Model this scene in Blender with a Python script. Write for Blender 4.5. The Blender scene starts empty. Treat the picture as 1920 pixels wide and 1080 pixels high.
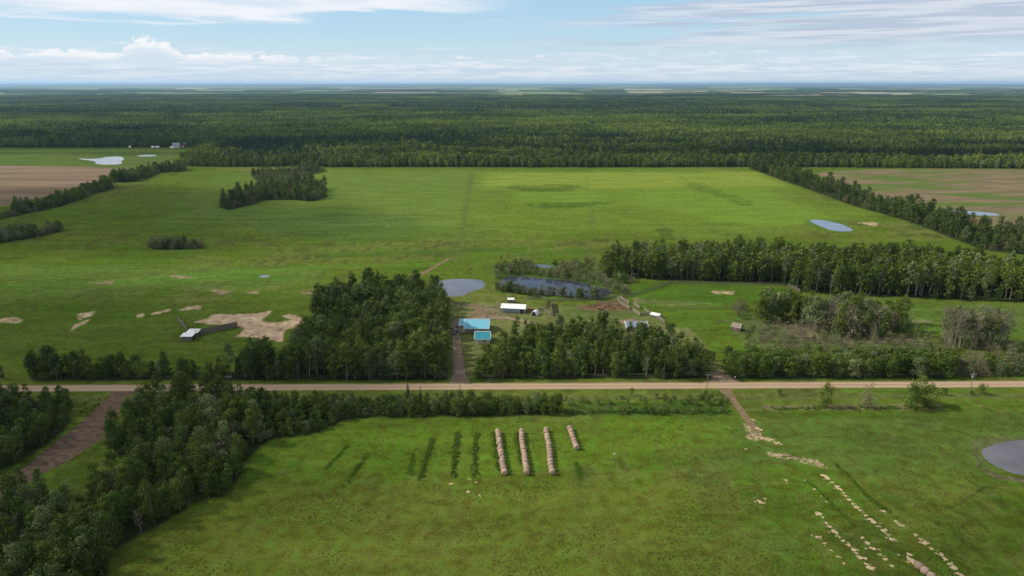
import bpy, math, random
import numpy as np
from mathutils import Vector, Matrix
R = math.radians
random.seed(7)
rng = np.random.default_rng(7)
scene = bpy.context.scene
COL = scene.collection

# ---------------------------------------------------------------- camera, sky, sun, exposure
CAM_H = 115.0
PITCH = R(16.66)
FPX = 1280.0                                   # focal length in pixels of the 1920 wide photograph
cam_d = bpy.data.cameras.new('camera'); cam = bpy.data.objects.new('camera', cam_d); COL.objects.link(cam)
cam_d.sensor_width = 36; cam_d.lens = 24; cam_d.clip_start = 1; cam_d.clip_end = 150000
cam.location = (0, 0, CAM_H); cam.rotation_euler = (math.pi/2 - PITCH, 0, 0)
scene.camera = cam

SUN_EL = R(40); SUN_AZ = R(-84)                # azimuth from +Y clockwise: the sun stands to the left and slightly beyond
sd_ = Vector((math.sin(SUN_AZ)*math.cos(SUN_EL), math.cos(SUN_AZ)*math.cos(SUN_EL), math.sin(SUN_EL)))
sun_d = bpy.data.lights.new('sun', 'SUN'); sun = bpy.data.objects.new('sun', sun_d); COL.objects.link(sun)
sun_d.energy = 5.0; sun_d.angle = R(0.55); sun_d.color = (1.0, 0.93, 0.82)
sun.rotation_euler = sd_.to_track_quat('Z', 'Y').to_euler()

scene.view_settings.view_transform = 'Standard'; scene.view_settings.look = 'None'
scene.view_settings.exposure = 0.02; scene.view_settings.gamma = 1.0
scene.render.engine = 'CYCLES'
scene.cycles.max_bounces = 6; scene.cycles.transparent_max_bounces = 12
scene.cycles.volume_bounces = 1; scene.cycles.diffuse_bounces = 2

world = bpy.data.worlds.new('World'); scene.world = world; world.use_nodes = True

class NT:
    """small node-expression helper"""
    def __init__(s, tree): s.t = tree; s.n = tree.nodes; s.l = tree.links
    def new(s, typ, **kw):
        nd = s.n.new(typ)
        for k, v in kw.items(): setattr(nd, k, v)
        return nd
    def put(s, sock, v):
        if v is None: return
        if isinstance(v, bpy.types.NodeSocket): s.l.new(v, sock)
        elif isinstance(v, (tuple, list)) and len(v) == 3 and sock.type == 'RGBA': sock.default_value = (*v, 1)
        else: sock.default_value = v
    def m(s, op, a, b=None, c=None, clamp=False):
        nd = s.new('ShaderNodeMath', operation=op, use_clamp=clamp)
        s.put(nd.inputs[0], a); s.put(nd.inputs[1], b)
        if c is not None: s.put(nd.inputs[2], c)
        return nd.outputs[0]
    def ss(s, v, lo, hi, a=0.0, b=1.0):
        nd = s.new('ShaderNodeMapRange', interpolation_type='SMOOTHSTEP')
        s.put(nd.inputs['Value'], v); s.put(nd.inputs['From Min'], lo); s.put(nd.inputs['From Max'], hi)
        s.put(nd.inputs['To Min'], a); s.put(nd.inputs['To Max'], b)
        return nd.outputs[0]
    def xyz(s, x, y, z=0.0):
        nd = s.new('ShaderNodeCombineXYZ'); s.put(nd.inputs[0], x); s.put(nd.inputs[1], y); s.put(nd.inputs[2], z); return nd.outputs[0]
    def sep(s, v):
        nd = s.new('ShaderNodeSeparateXYZ'); s.put(nd.inputs[0], v); return nd.outputs
    def scale(s, v, k):
        nd = s.new('ShaderNodeVectorMath', operation='MULTIPLY'); s.put(nd.inputs[0], v); nd.inputs[1].default_value = k; return nd.outputs[0]
    def noise(s, vec, scale, detail=4, rough=0.55, dist=0.0):
        nd = s.new('ShaderNodeTexNoise'); s.put(nd.inputs['Vector'], vec)
        nd.inputs['Scale'].default_value = scale; nd.inputs['Detail'].default_value = detail
        nd.inputs['Roughness'].default_value = rough; nd.inputs['Distortion'].default_value = dist
        return nd.outputs['Fac']
    def mix(s, f, a, b, typ='MIX'):
        nd = s.new('ShaderNodeMix', data_type='RGBA', blend_type=typ)
        s.put(nd.inputs[0], f); s.put(nd.inputs[6], a); s.put(nd.inputs[7], b); return nd.outputs[2]
    def ramp(s, f, stops, interp='LINEAR'):
        nd = s.new('ShaderNodeValToRGB'); cr = nd.color_ramp; cr.interpolation = interp
        while len(cr.elements) < len(stops): cr.elements.new(0.5)
        for e, (p, c) in zip(cr.elements, stops): e.position = p; e.color = (*c, 1)
        s.put(nd.inputs[0], f); return nd.outputs[0]

def build_world():
    w = NT(world.node_tree); w.n.clear()
    out = w.new('ShaderNodeOutputWorld'); bg = w.new('ShaderNodeBackground')
    sky = w.new('ShaderNodeTexSky', sky_type='NISHITA')
    sky.sun_disc = False; sky.sun_elevation = SUN_EL; sky.sun_rotation = SUN_AZ % (2*math.pi)
    sky.air_density = 1.0; sky.dust_density = 0.6; sky.ozone_density = 1.6; sky.altitude = 700
    tc = w.new('ShaderNodeTexCoord'); X, Y, Z = w.sep(tc.outputs['Generated'])[:3]
    az = w.m('MULTIPLY', w.m('ARCTAN2', X, Y), 57.2958)      # degrees to the right of +Y
    el = w.m('MULTIPLY', w.m('ARCSINE', Z), 57.2958)         # degrees above the horizon
    strength = 0.10
    def C(r, g, b): return (r/strength, g/strength, b/strength)
    def band(v, a, b, c, d): return w.m('MULTIPLY', w.ss(v, a, b), w.ss(v, c, d, 1.0, 0.0))
    # measured blue of this hazy summer sky laid over the physical one near the horizon
    base = w.mix(w.ss(el, 7.0, 22.0, 0.8, 0.0), sky.outputs[0], w.ramp(w.ss(el, 0.0, 8.0), [(0, C(.68, .82, .92)), (0.4, C(.52, .75, .91)), (1, C(.40, .67, .90))]))
    col = base
    warp = w.noise(w.xyz(w.m('MULTIPLY', az, 0.06), w.m('MULTIPLY', el, 0.4)), 1.0, 3)
    # high streaky sheet upper left
    n1 = w.noise(w.xyz(w.m('MULTIPLY', az, 0.055), w.m('ADD', w.m('MULTIPLY', el, 0.62), w.m('MULTIPLY', az, 0.016)), 3.1), 1.6, 9, 0.56, 0.25)
    lim = w.m('SUBTRACT', 4.15, w.m('MULTIPLY', w.ss(az, -26, -5), -1.0))
    e1 = w.m('ADD', w.m('SUBTRACT', el, lim), w.m('MULTIPLY', w.m('SUBTRACT', n1, 0.5), 5.2))
    m1 = w.m('MULTIPLY', w.ss(e1, -0.2, 0.75), w.ss(az, -9.0, 3.0, 1.0, 0.0))
    c1 = w.mix(w.ss(n1, 0.40, 0.66), C(.74, .82, .92), C(.93, .94, .97))
    col = w.mix(w.m('MULTIPLY', m1, 0.93), col, c1)
    # thin lilac bands upper right
    n2 = w.noise(w.xyz(w.m('MULTIPLY', az, 0.045), w.m('SUBTRACT', w.m('MULTIPLY', el, 0.95), w.m('MULTIPLY', az, 0.010)), 7.7), 1.25, 8, 0.5, 0.3)
    r2 = w.m('MULTIPLY', w.ss(az, -4.0, 18.0), w.ss(el, 2.0, 3.4))
    m2 = w.m('MULTIPLY', w.ss(w.m('ADD', n2, w.m('MULTIPLY', w.ss(az, 5, 34), 0.10)), 0.43, 0.55), r2)
    c2 = w.mix(w.ss(w.noise(w.xyz(w.m('MULTIPLY', az, 0.1), w.m('MULTIPLY', el, 2.2), 1.7), 1.4, 5), 0.42, 0.62), C(.50, .57, .70), C(.72, .75, .83))
    col = w.mix(w.m('MULTIPLY', m2, 0.9), col, c2)
    # veil and small flat clouds low over the horizon
    n3 = w.noise(w.xyz(w.m('MULTIPLY', az, 0.12), w.m('MULTIPLY', el, 1.9), 5.0), 1.7, 9, 0.58, 0.3)
    n5b = w.noise(w.xyz(w.m('MULTIPLY', az, 0.22), w.m('MULTIPLY', el, 3.2), 13.0), 1.5, 8, 0.62, 0.3)
    m3 = w.m('MULTIPLY', w.ss(w.m('ADD', n3, w.ss(el, 0.2, 3.2, 0.20, -0.13)), 0.44, 0.66), w.ss(el, 2.6, 3.6, 1.0, 0.0))
    col = w.mix(w.m('MULTIPLY', m3, 0.8), col, w.mix(w.ss(n5b, 0.42, 0.6), C(.62, .73, .85), C(.86, .89, .94)))
    n5 = w.noise(w.xyz(w.m('MULTIPLY', az, 0.35), w.m('MULTIPLY', el, 2.2), 9.0), 1.6, 9, 0.6, 0.2)
    m5 = w.m('MULTIPLY', w.ss(n5, 0.56, 0.70), band(el, 0.8, 1.5, 2.0, 2.7))
    col = w.mix(w.m('MULTIPLY', m5, 0.85), col, C(.88, .90, .95))
    # cumulus row at the left: flat base, cauliflower tops
    n4 = w.noise(w.xyz(w.m('MULTIPLY', az, 0.55), w.m('MULTIPLY', el, 1.0), 2.2), 1.15, 10, 0.62, 0.15)
    tower = w.m('MULTIPLY', band(az, -29.2, -27.2, -26.6, -24.0), 1.15)
    top = w.m('ADD', w.m('ADD', 2.05, w.m('MULTIPLY', w.m('SUBTRACT', n4, 0.5), 2.6)), tower)
    m4 = w.m('MULTIPLY', w.ss(w.m('SUBTRACT', top, el), -0.04, 0.16), w.ss(w.m('ADD', el, w.m('MULTIPLY', n4, 0.6)), 1.45, 1.95))
    m4 = w.m('MULTIPLY', m4, w.m('MULTIPLY', w.ss(az, -20.0, -6.0, 1.0, 0.0), w.ss(w.m('ADD', n4, w.ss(az, -30, -12, 0.12, 0.0)), 0.40, 0.55)))
    lit = w.ss(w.m('ADD', w.m('SUBTRACT', el, w.m('MULTIPLY', tower, 0.6)), w.m('MULTIPLY', n5, 1.2)), 1.9, 2.7)
    col = w.mix(w.m('MULTIPLY', m4, 0.9), col, w.mix(lit, C(.68, .77, .88), C(.97, .97, .98)))
    # bright pale rim on the horizon
    col = w.mix(w.ss(el, 0.0, 1.1, 0.55, 0.0), col, C(.78, .84, .90))
    w.l.new(col, bg.inputs[0]); bg.inputs[1].default_value = strength
    w.l.new(bg.outputs[0], out.inputs[0])
build_world()

# ---------------------------------------------------------------- helpers
def at(px, py, z=0.0):
    """surveyed pixel of the photograph -> point on the plane of height z"""
    u = (px-960)/FPX; v = -(py-540)/FPX
    dy = math.cos(PITCH) + v*math.sin(PITCH); dz = -math.sin(PITCH) + v*math.cos(PITCH)
    t = (z-CAM_H)/dz
    return Vector((u*t, dy*t, z))
def P(*pts): return [(at(x, y).x, at(x, y).y) for x, y in pts]

def tag(o, label=None, cat=None, group=None, kind=None):
    if label: o['label'] = label
    if cat: o['category'] = cat
    if group: o['group'] = group
    if kind: o['kind'] = kind
    return o
def empty(name, loc=(0, 0, 0), rz=0.0, label=None, cat=None, group=None, kind=None):
    o = bpy.data.objects.new(name, None); COL.objects.link(o); o.empty_display_size = 0.3
    o.location = loc; o.rotation_euler = (0, 0, rz)
    return tag(o, label, cat, group, kind)

class MB:
    def __init__(s): s.v = []; s.f = []
    def add(s, vs, fs, M=None):
        o = len(s.v)
        s.v += [tuple(M @ Vector(p)) if M else tuple(p) for p in vs]
        s.f += [[o+i for i in f] for f in fs]
    def box(s, x0, x1, y0, y1, z0, z1, M=None):
        s.add([(x0,y0,z0),(x1,y0,z0),(x1,y1,z0),(x0,y1,z0),(x0,y0,z1),(x1,y0,z1),(x1,y1,z1),(x0,y1,z1)],
              [(0,3,2,1),(4,5,6,7),(0,1,5,4),(1,2,6,5),(2,3,7,6),(3,0,4,7)], M)
    def prism(s, prof, axis, a0, a1, M=None):
        """profile (p,q) extruded along axis 'x' (p=y,q=z) or 'y' (p=x,q=z)"""
        n = len(prof)
        f = (lambda a, p, q: (a, p, q)) if axis == 'x' else (lambda a, p, q: (p, a, q))
        vs = [f(a0, *p) for p in prof]+[f(a1, *p) for p in prof]
        s.add(vs, [tuple(range(n))[::-1], tuple(range(n, 2*n))]+[(i, (i+1) % n, n+(i+1) % n, n+i) for i in range(n)], M)
    def tube(s, pts, rad, sides=6, cap=True):
        pts = [Vector(p) for p in pts]; n = len(pts)
        rad = rad if isinstance(rad, (list, tuple)) else [rad]*n
        o = len(s.v)
        for i, p in enumerate(pts):
            d = (pts[min(i+1, n-1)]-pts[max(i-1, 0)]).normalized()
            a = d.orthogonal().normalized() if abs(d.z) < 0.9 else Vector((1, 0, 0)).cross(d).normalized(); b = d.cross(a)
            for k in range(sides):
                t = 2*math.pi*k/sides; s.v.append(tuple(p+(a*math.cos(t)+b*math.sin(t))*rad[i]))
        for i in range(n-1):
            for k in range(sides):
                k2 = (k+1) % sides; s.f.append([o+i*sides+k, o+i*sides+k2, o+(i+1)*sides+k2, o+(i+1)*sides+k])
        if cap: s.f.append([o+k for k in range(sides)][::-1]); s.f.append([o+(n-1)*sides+k for k in range(sides)])
    def mesh(s, name, mat, smooth=False):
        me = bpy.data.meshes.new(name); me.from_pydata(s.v, [], s.f); me.update()
        if mat: me.materials.append(mat)
        if smooth: me.polygons.foreach_set('use_smooth', [True]*len(me.polygons))
        return me
    def build(s, name, mat, parent=None, smooth=False):
        o = bpy.data.objects.new(name, s.mesh(name, mat, smooth)); COL.objects.link(o); o.parent = parent
        return o
def copy_tree(o, parent=None):
    c = o.copy(); COL.objects.link(c); c.parent = parent
    for ch in o.children: copy_tree(ch, c)
    return c

def np_mesh(name, V, F, mats, mi=None, attrs=None):
    """V (n,3), F (m,k) all faces with k corners"""
    me = bpy.data.meshes.new(name); V = np.asarray(V, np.float32); F = np.asarray(F, np.int32)
    me.vertices.add(len(V)); me.vertices.foreach_set('co', V.ravel())
    m, k = F.shape; me.loops.add(m*k); me.loops.foreach_set('vertex_index', F.ravel())
    me.polygons.add(m); me.polygons.foreach_set('loop_start', np.arange(0, m*k, k, dtype=np.int32))
    me.update(calc_edges=True)
    for mt in mats: me.materials.append(mt)
    if mi is not None: me.polygons.foreach_set('material_index', np.asarray(mi, np.int32))
    for nm, (dom, typ, arr) in (attrs or {}).items():
        a = me.attributes.new(nm, typ, dom)
        a.data.foreach_set('color' if typ == 'FLOAT_COLOR' else 'value', np.asarray(arr, np.float32).ravel())
    return me

# numpy noise -------------------------------------------------------
def _hash(ix, iy, seed):
    h = (ix.astype(np.int64)*374761393 + iy.astype(np.int64)*668265263 + seed*1442695041) & 0xffffffff
    h = ((h ^ (h >> 13))*1274126177) & 0xffffffff; h = h ^ (h >> 16)
    return (h & 0xffffff)/float(0xffffff)
def vnoise(x, y, seed=0):
    ix = np.floor(x); iy = np.floor(y); fx = x-ix; fy = y-iy; fx = fx*fx*(3-2*fx); fy = fy*fy*(3-2*fy)
    a = _hash(ix, iy, seed); b = _hash(ix+1, iy, seed); c = _hash(ix, iy+1, seed); d = _hash(ix+1, iy+1, seed)
    return (a*(1-fx)+b*fx)*(1-fy)+(c*(1-fx)+d*fx)*fy
def fbm(x, y, s, seed=0, oct=4, gain=0.5):
    v = 0; a = 1; t = 0; x = x/s; y = y/s
    for i in range(oct): v = v+a*vnoise(x+i*17.3, y-i*9.1, seed+i); t += a; a *= gain; x = x*2.03; y = y*2.03
    return v/t
def sstep(v, a, b): t = np.clip((v-a)/(b-a), 0, 1); return t*t*(3-2*t)
def inside(x, y, poly):
    r = np.zeros(np.shape(x), bool); n = len(poly)
    for i in range(n):
        x0, y0 = poly[i]; x1, y1 = poly[(i+1) % n]
        if y0 == y1: continue
        r ^= ((y0 > y) != (y1 > y)) & (x < (x1-x0)*(y-y0)/(y1-y0)+x0)
    return r
def segdist(x, y, pts, closed=False):
    d = np.full(np.shape(x), 1e9); n = len(pts)
    for i in range(n if closed else n-1):
        x0, y0 = pts[i]; x1, y1 = pts[(i+1) % n]; dx = x1-x0; dy = y1-y0; L = dx*dx+dy*dy+1e-9
        t = np.clip(((x-x0)*dx+(y-y0)*dy)/L, 0, 1); d = np.minimum(d, np.hypot(x-x0-t*dx, y-y0-t*dy))
    return d
def sdist(x, y, poly):           # positive inside
    d = segdist(x, y, poly, True); return np.where(inside(x, y, poly), d, -d)

# ---------------------------------------------------------------- materials
def new_mat(name):
    m = bpy.data.materials.new(name); m.use_nodes = True; t = NT(m.node_tree)
    b = m.node_tree.nodes['Principled BSDF']; return m, t, b
def paint(name, col, rough=0.6, var=0.15, scale=1.5, metal=0.0, dirt=(0.25, 0.22, 0.18), dirt_amt=0.25):
    m, t, b = new_mat(name)
    co = t.new('ShaderNodeTexCoord').outputs['Object']
    n = t.noise(co, scale, 5); n2 = t.noise(co, scale*7, 3)
    c = t.mix(t.ss(n, 0.35, 0.75, 0, dirt_amt), col, tuple(dirt))
    c = t.mix(t.ss(n2, 0.3, 0.7, 0, var), c, tuple(k*0.6 for k in col))
    t.l.new(c, b.inputs['Base Color']); b.inputs['Roughness'].default_value = rough; b.inputs['Metallic'].default_value = metal
    return m
def corrugated(name, col, rough=0.4, pitch=3.0, metal=0.3, axis='X', dirt=0.2):
    m, t, b = new_mat(name)
    co = t.new('ShaderNodeTexCoord').outputs['Object']
    wv = t.new('ShaderNodeTexWave', bands_direction=axis); t.put(wv.inputs['Vector'], co); wv.inputs['Scale'].default_value = pitch
    bp = t.new('ShaderNodeBump'); bp.inputs['Strength'].default_value = 0.5; bp.inputs['Distance'].default_value = 0.03
    t.l.new(wv.outputs['Fac'], bp.inputs['Height']); t.l.new(bp.outputs[0], b.inputs['Normal'])
    n = t.noise(co, 0.8, 5); c = t.mix(t.ss(n, 0.4, 0.8, 0, dirt), col, tuple(k*0.45 for k in col))
    c = t.mix(t.m('MULTIPLY', wv.outputs['Fac'], 0.18), c, tuple(k*0.5 for k in col))
    t.l.new(c, b.inputs['Base Color']); b.inputs['Roughness'].default_value = rough; b.inputs['Metallic'].default_value = metal
    return m
def planks(name, col, pitch=4.0, axis='X', dark=0.35):
    m, t, b = new_mat(name)
    co = t.new('ShaderNodeTexCoord').outputs['Object']
    wv = t.new('ShaderNodeTexWave', bands_direction=axis, wave_profile='SAW'); t.put(wv.inputs['Vector'], co)
    wv.inputs['Scale'].default_value = pitch; wv.inputs['Distortion'].default_value = 0.6
    n = t.noise(co, 2.5, 5)
    c = t.mix(t.ss(n, 0.3, 0.7, 0, 0.6), col, tuple(k*0.55 for k in col))
    c = t.mix(t.ss(wv.outputs['Fac'], 0.75, 1.0, 0, dark), c, tuple(k*0.25 for k in col))
    t.l.new(c, b.inputs['Base Color']); b.inputs['Roughness'].default_value = 0.85
    return m
M = {}
M['white_metal'] = corrugated('white_sheet_metal', (0.72, 0.71, 0.70), 0.5, 2.6, 0.0)
M['blue_roof'] = corrugated('pale_blue_sheet_metal', (0.14, 0.41, 0.51), 0.42, 2.2, 0.0, dirt=0.12)
M['teal_roof'] = corrugated('teal_sheet_metal', (0.010, 0.20, 0.25), 0.42, 2.2, 0.0, dirt=0.12)
M['grey_metal'] = corrugated('galvanised_sheet_metal', (0.24, 0.27, 0.32), 0.4, 2.6, 0.4)
M['blue_wall'] = corrugated('pale_blue_corrugated_wall', (0.30, 0.36, 0.44), 0.5, 1.9, 0.1)
M['cream'] = planks('cream_siding', (0.55, 0.50, 0.38), 3.0, 'Z', 0.2)
M['trim'] = paint('white_trim', (0.75, 0.75, 0.73), 0.5, 0.05)
M['deck'] = planks('brown_deck_boards', (0.22, 0.15, 0.09), 3.0)
M['wood_grey'] = planks('weathered_grey_boards', (0.17, 0.145, 0.115), 3.3)
M['wood_pale'] = planks('pale_weathered_boards', (0.25, 0.205, 0.15), 3.3)
M['wood_brown'] = planks('old_brown_logs', (0.16, 0.10, 0.07), 2.2, 'Z')
M['shingle'] = planks('old_shingles', (0.24, 0.19, 0.15), 3.0, 'X')
M['post'] = paint('weathered_pole_wood', (0.16, 0.13, 0.10), 0.9)
M['glass'] = paint('dark_window_glass', (0.02, 0.025, 0.03), 0.08, 0.0, dirt_amt=0)
M['black_paint'] = paint('black_car_paint', (0.012, 0.012, 0.014), 0.25, 0.0, dirt_amt=0.1)
M['tyre'] = paint('tyre_rubber', (0.02, 0.02, 0.02), 0.9)
M['rim'] = paint('steel_rim', (0.35, 0.35, 0.36), 0.35, metal=0.8)
M['white_paint'] = paint('white_paint', (0.72, 0.72, 0.72), 0.35, 0.08)
M['lamp'] = paint('lamp_lens', (0.6, 0.6, 0.55), 0.1, 0.0, dirt_amt=0)
M['rust'] = paint('rusty_red_steel', (0.24, 0.06, 0.03), 0.8, 0.4)
M['blue_paint'] = paint('blue_paint', (0.03, 0.13, 0.42), 0.4)
M['red_wall'] = planks('red_barn_boards', (0.30, 0.03, 0.025), 3.0)
M['dark'] = paint('dark_parts_and_opening_shade', (0.02, 0.018, 0.015), 0.9)
M['ceramic'] = paint('grey_insulator', (0.45, 0.45, 0.47), 0.3)

def leaf_mat(name, cols, trans=0.27, spread=1.0):
    """cols: dark, mid, light albedo of the leaves; varies by tree, by clump and over the land, sunlit stretches included"""
    m = bpy.data.materials.new(name); m.use_nodes = True; t = NT(m.node_tree); t.n.clear()
    out = t.new('ShaderNodeOutputMaterial')
    oi = t.new('ShaderNodeObjectInfo'); at_ = t.new('ShaderNodeAttribute', attribute_name='tint')
    geo = t.new('ShaderNodeNewGeometry')
    n = t.noise(geo.outputs['Position'], 0.012, 3, 0.6)
    f = t.m('ADD', t.m('MULTIPLY', oi.outputs['Random'], 0.42*spread), t.m('MULTIPLY', at_.outputs['Fac'], 0.42))
    n9 = t.noise(t.scale(geo.outputs['Position'], (0.6, 1, 1)), 0.0035, 3, 0.6)  # broad tone bands of the stands; bright ones also imitate sunlit canopy
    f = t.m('ADD', f, t.m('MULTIPLY', t.m('SUBTRACT', n9, 0.5), 1.9))
    f = t.m('ADD', f, t.m('MULTIPLY', t.m('SUBTRACT', n, 0.5), 1.1), clamp=True)
    c = t.ramp(f, [(0.05, cols[0]), (0.45, cols[1]), (0.95, cols[2])])
    d = t.new('ShaderNodeBsdfDiffuse'); tr = t.new('ShaderNodeBsdfTranslucent'); g = t.new('ShaderNodeBsdfGlossy')
    g.inputs['Roughness'].default_value = 0.5; t.put(g.inputs[0], (0.8, 0.85, 0.9))
    t.l.new(c, d.inputs[0]); t.l.new(t.mix(1.0, c, (0.9, 1.0, 0.35), 'MULTIPLY'), tr.inputs[0])
    mx = t.new('ShaderNodeMixShader'); mx.inputs[0].default_value = trans; t.l.new(d.outputs[0], mx.inputs[1]); t.l.new(tr.outputs[0], mx.inputs[2])
    m2 = t.new('ShaderNodeMixShader'); m2.inputs[0].default_value = 0.015; t.l.new(mx.outputs[0], m2.inputs[1]); t.l.new(g.outputs[0], m2.inputs[2])
    t.l.new(m2.outputs[0], out.inputs[0]); return m
M['leaf'] = leaf_mat('poplar_leaves', [(0.030, 0.052, 0.005), (0.075, 0.110, 0.010), (0.155, 0.190, 0.026)])
M['leaf_silver'] = leaf_mat('silvery_leaves', [(0.062, 0.092, 0.024), (0.120, 0.158, 0.056), (0.220, 0.260, 0.120)])
M['leaf_grey'] = leaf_mat('thin_brownish_foliage', [(0.095, 0.092, 0.036), (0.155, 0.140, 0.070), (0.220, 0.195, 0.115)], 0.2)
M['leaf_bush'] = leaf_mat('bush_leaves', [(0.030, 0.062, 0.007), (0.065, 0.115, 0.013), (0.115, 0.170, 0.025)])
M['needles'] = leaf_mat('spruce_needles', [(0.014, 0.030, 0.010), (0.026, 0.048, 0.015), (0.050, 0.075, 0.022)], 0.1)
M['aspen_far'] = leaf_mat('far_aspen_leaves', [(0.050, 0.085, 0.008), (0.115, 0.168, 0.016), (0.250, 0.300, 0.036)], 0.3)
M['bark'] = paint('pale_bark', (0.20, 0.18, 0.14), 0.9, 0.3)
M['bark_dark'] = paint('grey_bark', (0.13, 0.115, 0.09), 0.9, 0.3)

# ---------------------------------------------------------------- ground
ROAD_L = [(at(-900, 732.4).x, at(-900, 732.4).y), (at(2820, 716.0).x, at(2820, 716.0).y)]
def road_y(x):
    (x0, y0), (x1, y1) = ROAD_L; return y0+(x-x0)*(y1-y0)/(x1-x0)
GROVES = {}      # name -> polygon of where the trunks stand
GROVES['grove_a'] = P((838,713),(837,600),(822,566),(760,556),(690,556),(620,566),(590,592),(596,622),(575,645),(556,676),(535,696),(470,700),(430,702),(430,713))
GROVES['belt_b'] = P((60,713),(60,697),(440,697),(540,692),(545,713))
GROVES['grove_c'] = P((893,711),(893,697),(925,684),(945,655),(955,634),(990,630),(1010,634),(1060,628),(1150,630),(1185,640),(1225,648),(1290,668),(1322,685),(1330,709))
GROVES['hedge_d'] = P((1368,709),(1362,688),(1500,682),(1640,684),(1780,690),(1785,709))
GROVES['wood_e'] = P((1120,521),(1150,503),(1290,493),(1420,491),(1550,500),(1640,498),(1800,512),(1960,528),(2100,548),(2400,560),(2400,590),(1950,569),(1780,561),(1620,555),(1500,548),(1478,534),(1390,530),(1255,526),(1190,522))
GROVES['belt_h2'] = P((420,728+18),(480,745),(560,762),(660,760),(860,757),(1000,757),(1050,766),(1050,777),(850,781),(700,783),(640,790),(600,812),(500,826),(470,810),(420,790))
GROVES['grove_h'] = P((262,752),(300,745),(420,746),(500,760),(510,818),(455,868),(430,925),(372,940),(300,985),(215,1030),(190,1090),(120,1150),(60,1150),(100,1000),(170,960),(200,900),(240,900),(235,860),(215,852),(203,850),(212,805),(244,780))
GROVES['grove_bl'] = P((-160,905),(20,918),(95,925),(140,950),(205,1010),(180,1090),(120,1220),(-300,1220))
GROVES['grove_l'] = P((-300,748),(130,752),(133,790),(110,815),(60,850),(0,885),(-300,980))
GROVES['bluff_j'] = P((410,388),(415,376),(470,362),(490,352),(520,349),(570,350),(610,354),(614,370),(590,377),(500,375),(470,384),(430,395))
GROVES['bluff_j2'] = P((470,326),(480,318),(600,314),(612,322),(560,334),(590,338),(600,346),(530,346),(480,340))
GROVES['bluff_k'] = P((275,463),(285,455),(320,453),(350,456),(380,458),(380,465),(350,468),(290,468))
GROVES['bluff_l'] = P((-300,452),(0,440),(60,432),(118,428),(118,434),(70,444),(0,457),(-300,500))
GROVES['belt_m'] = P((-320,452),(0,399),(100,380),(190,350),(212,345),(214,352),(110,388),(0,412),(-320,470))
GROVES['belt_m2'] = P((212,343),(212,333),(262,330),(262,340))
GROVES['belt_m3'] = P((262,334),(290,318),(350,316),(350,320),(300,324),(275,336))
GROVES['belt_n'] = P((1405,316),(1425,312),(1500,334),(1590,360),(1690,392),(1800,418),(1920,452),(2300,560),(2300,600),(1920,478),(1840,468),(1790,448),(1700,414),(1600,386),(1500,350))
GROVES['wood_far'] = P((-1600,272),(-500,276),(0,276),(60,277),(200,276),(345,276),(380,284),(340,300),(350,312),(470,313),(560,312),(620,314),(800,313),(1100,314),(1400,313),(1920,316),(2600,318),(3600,318),(5200,236),(960,236),(-3200,236))

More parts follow.
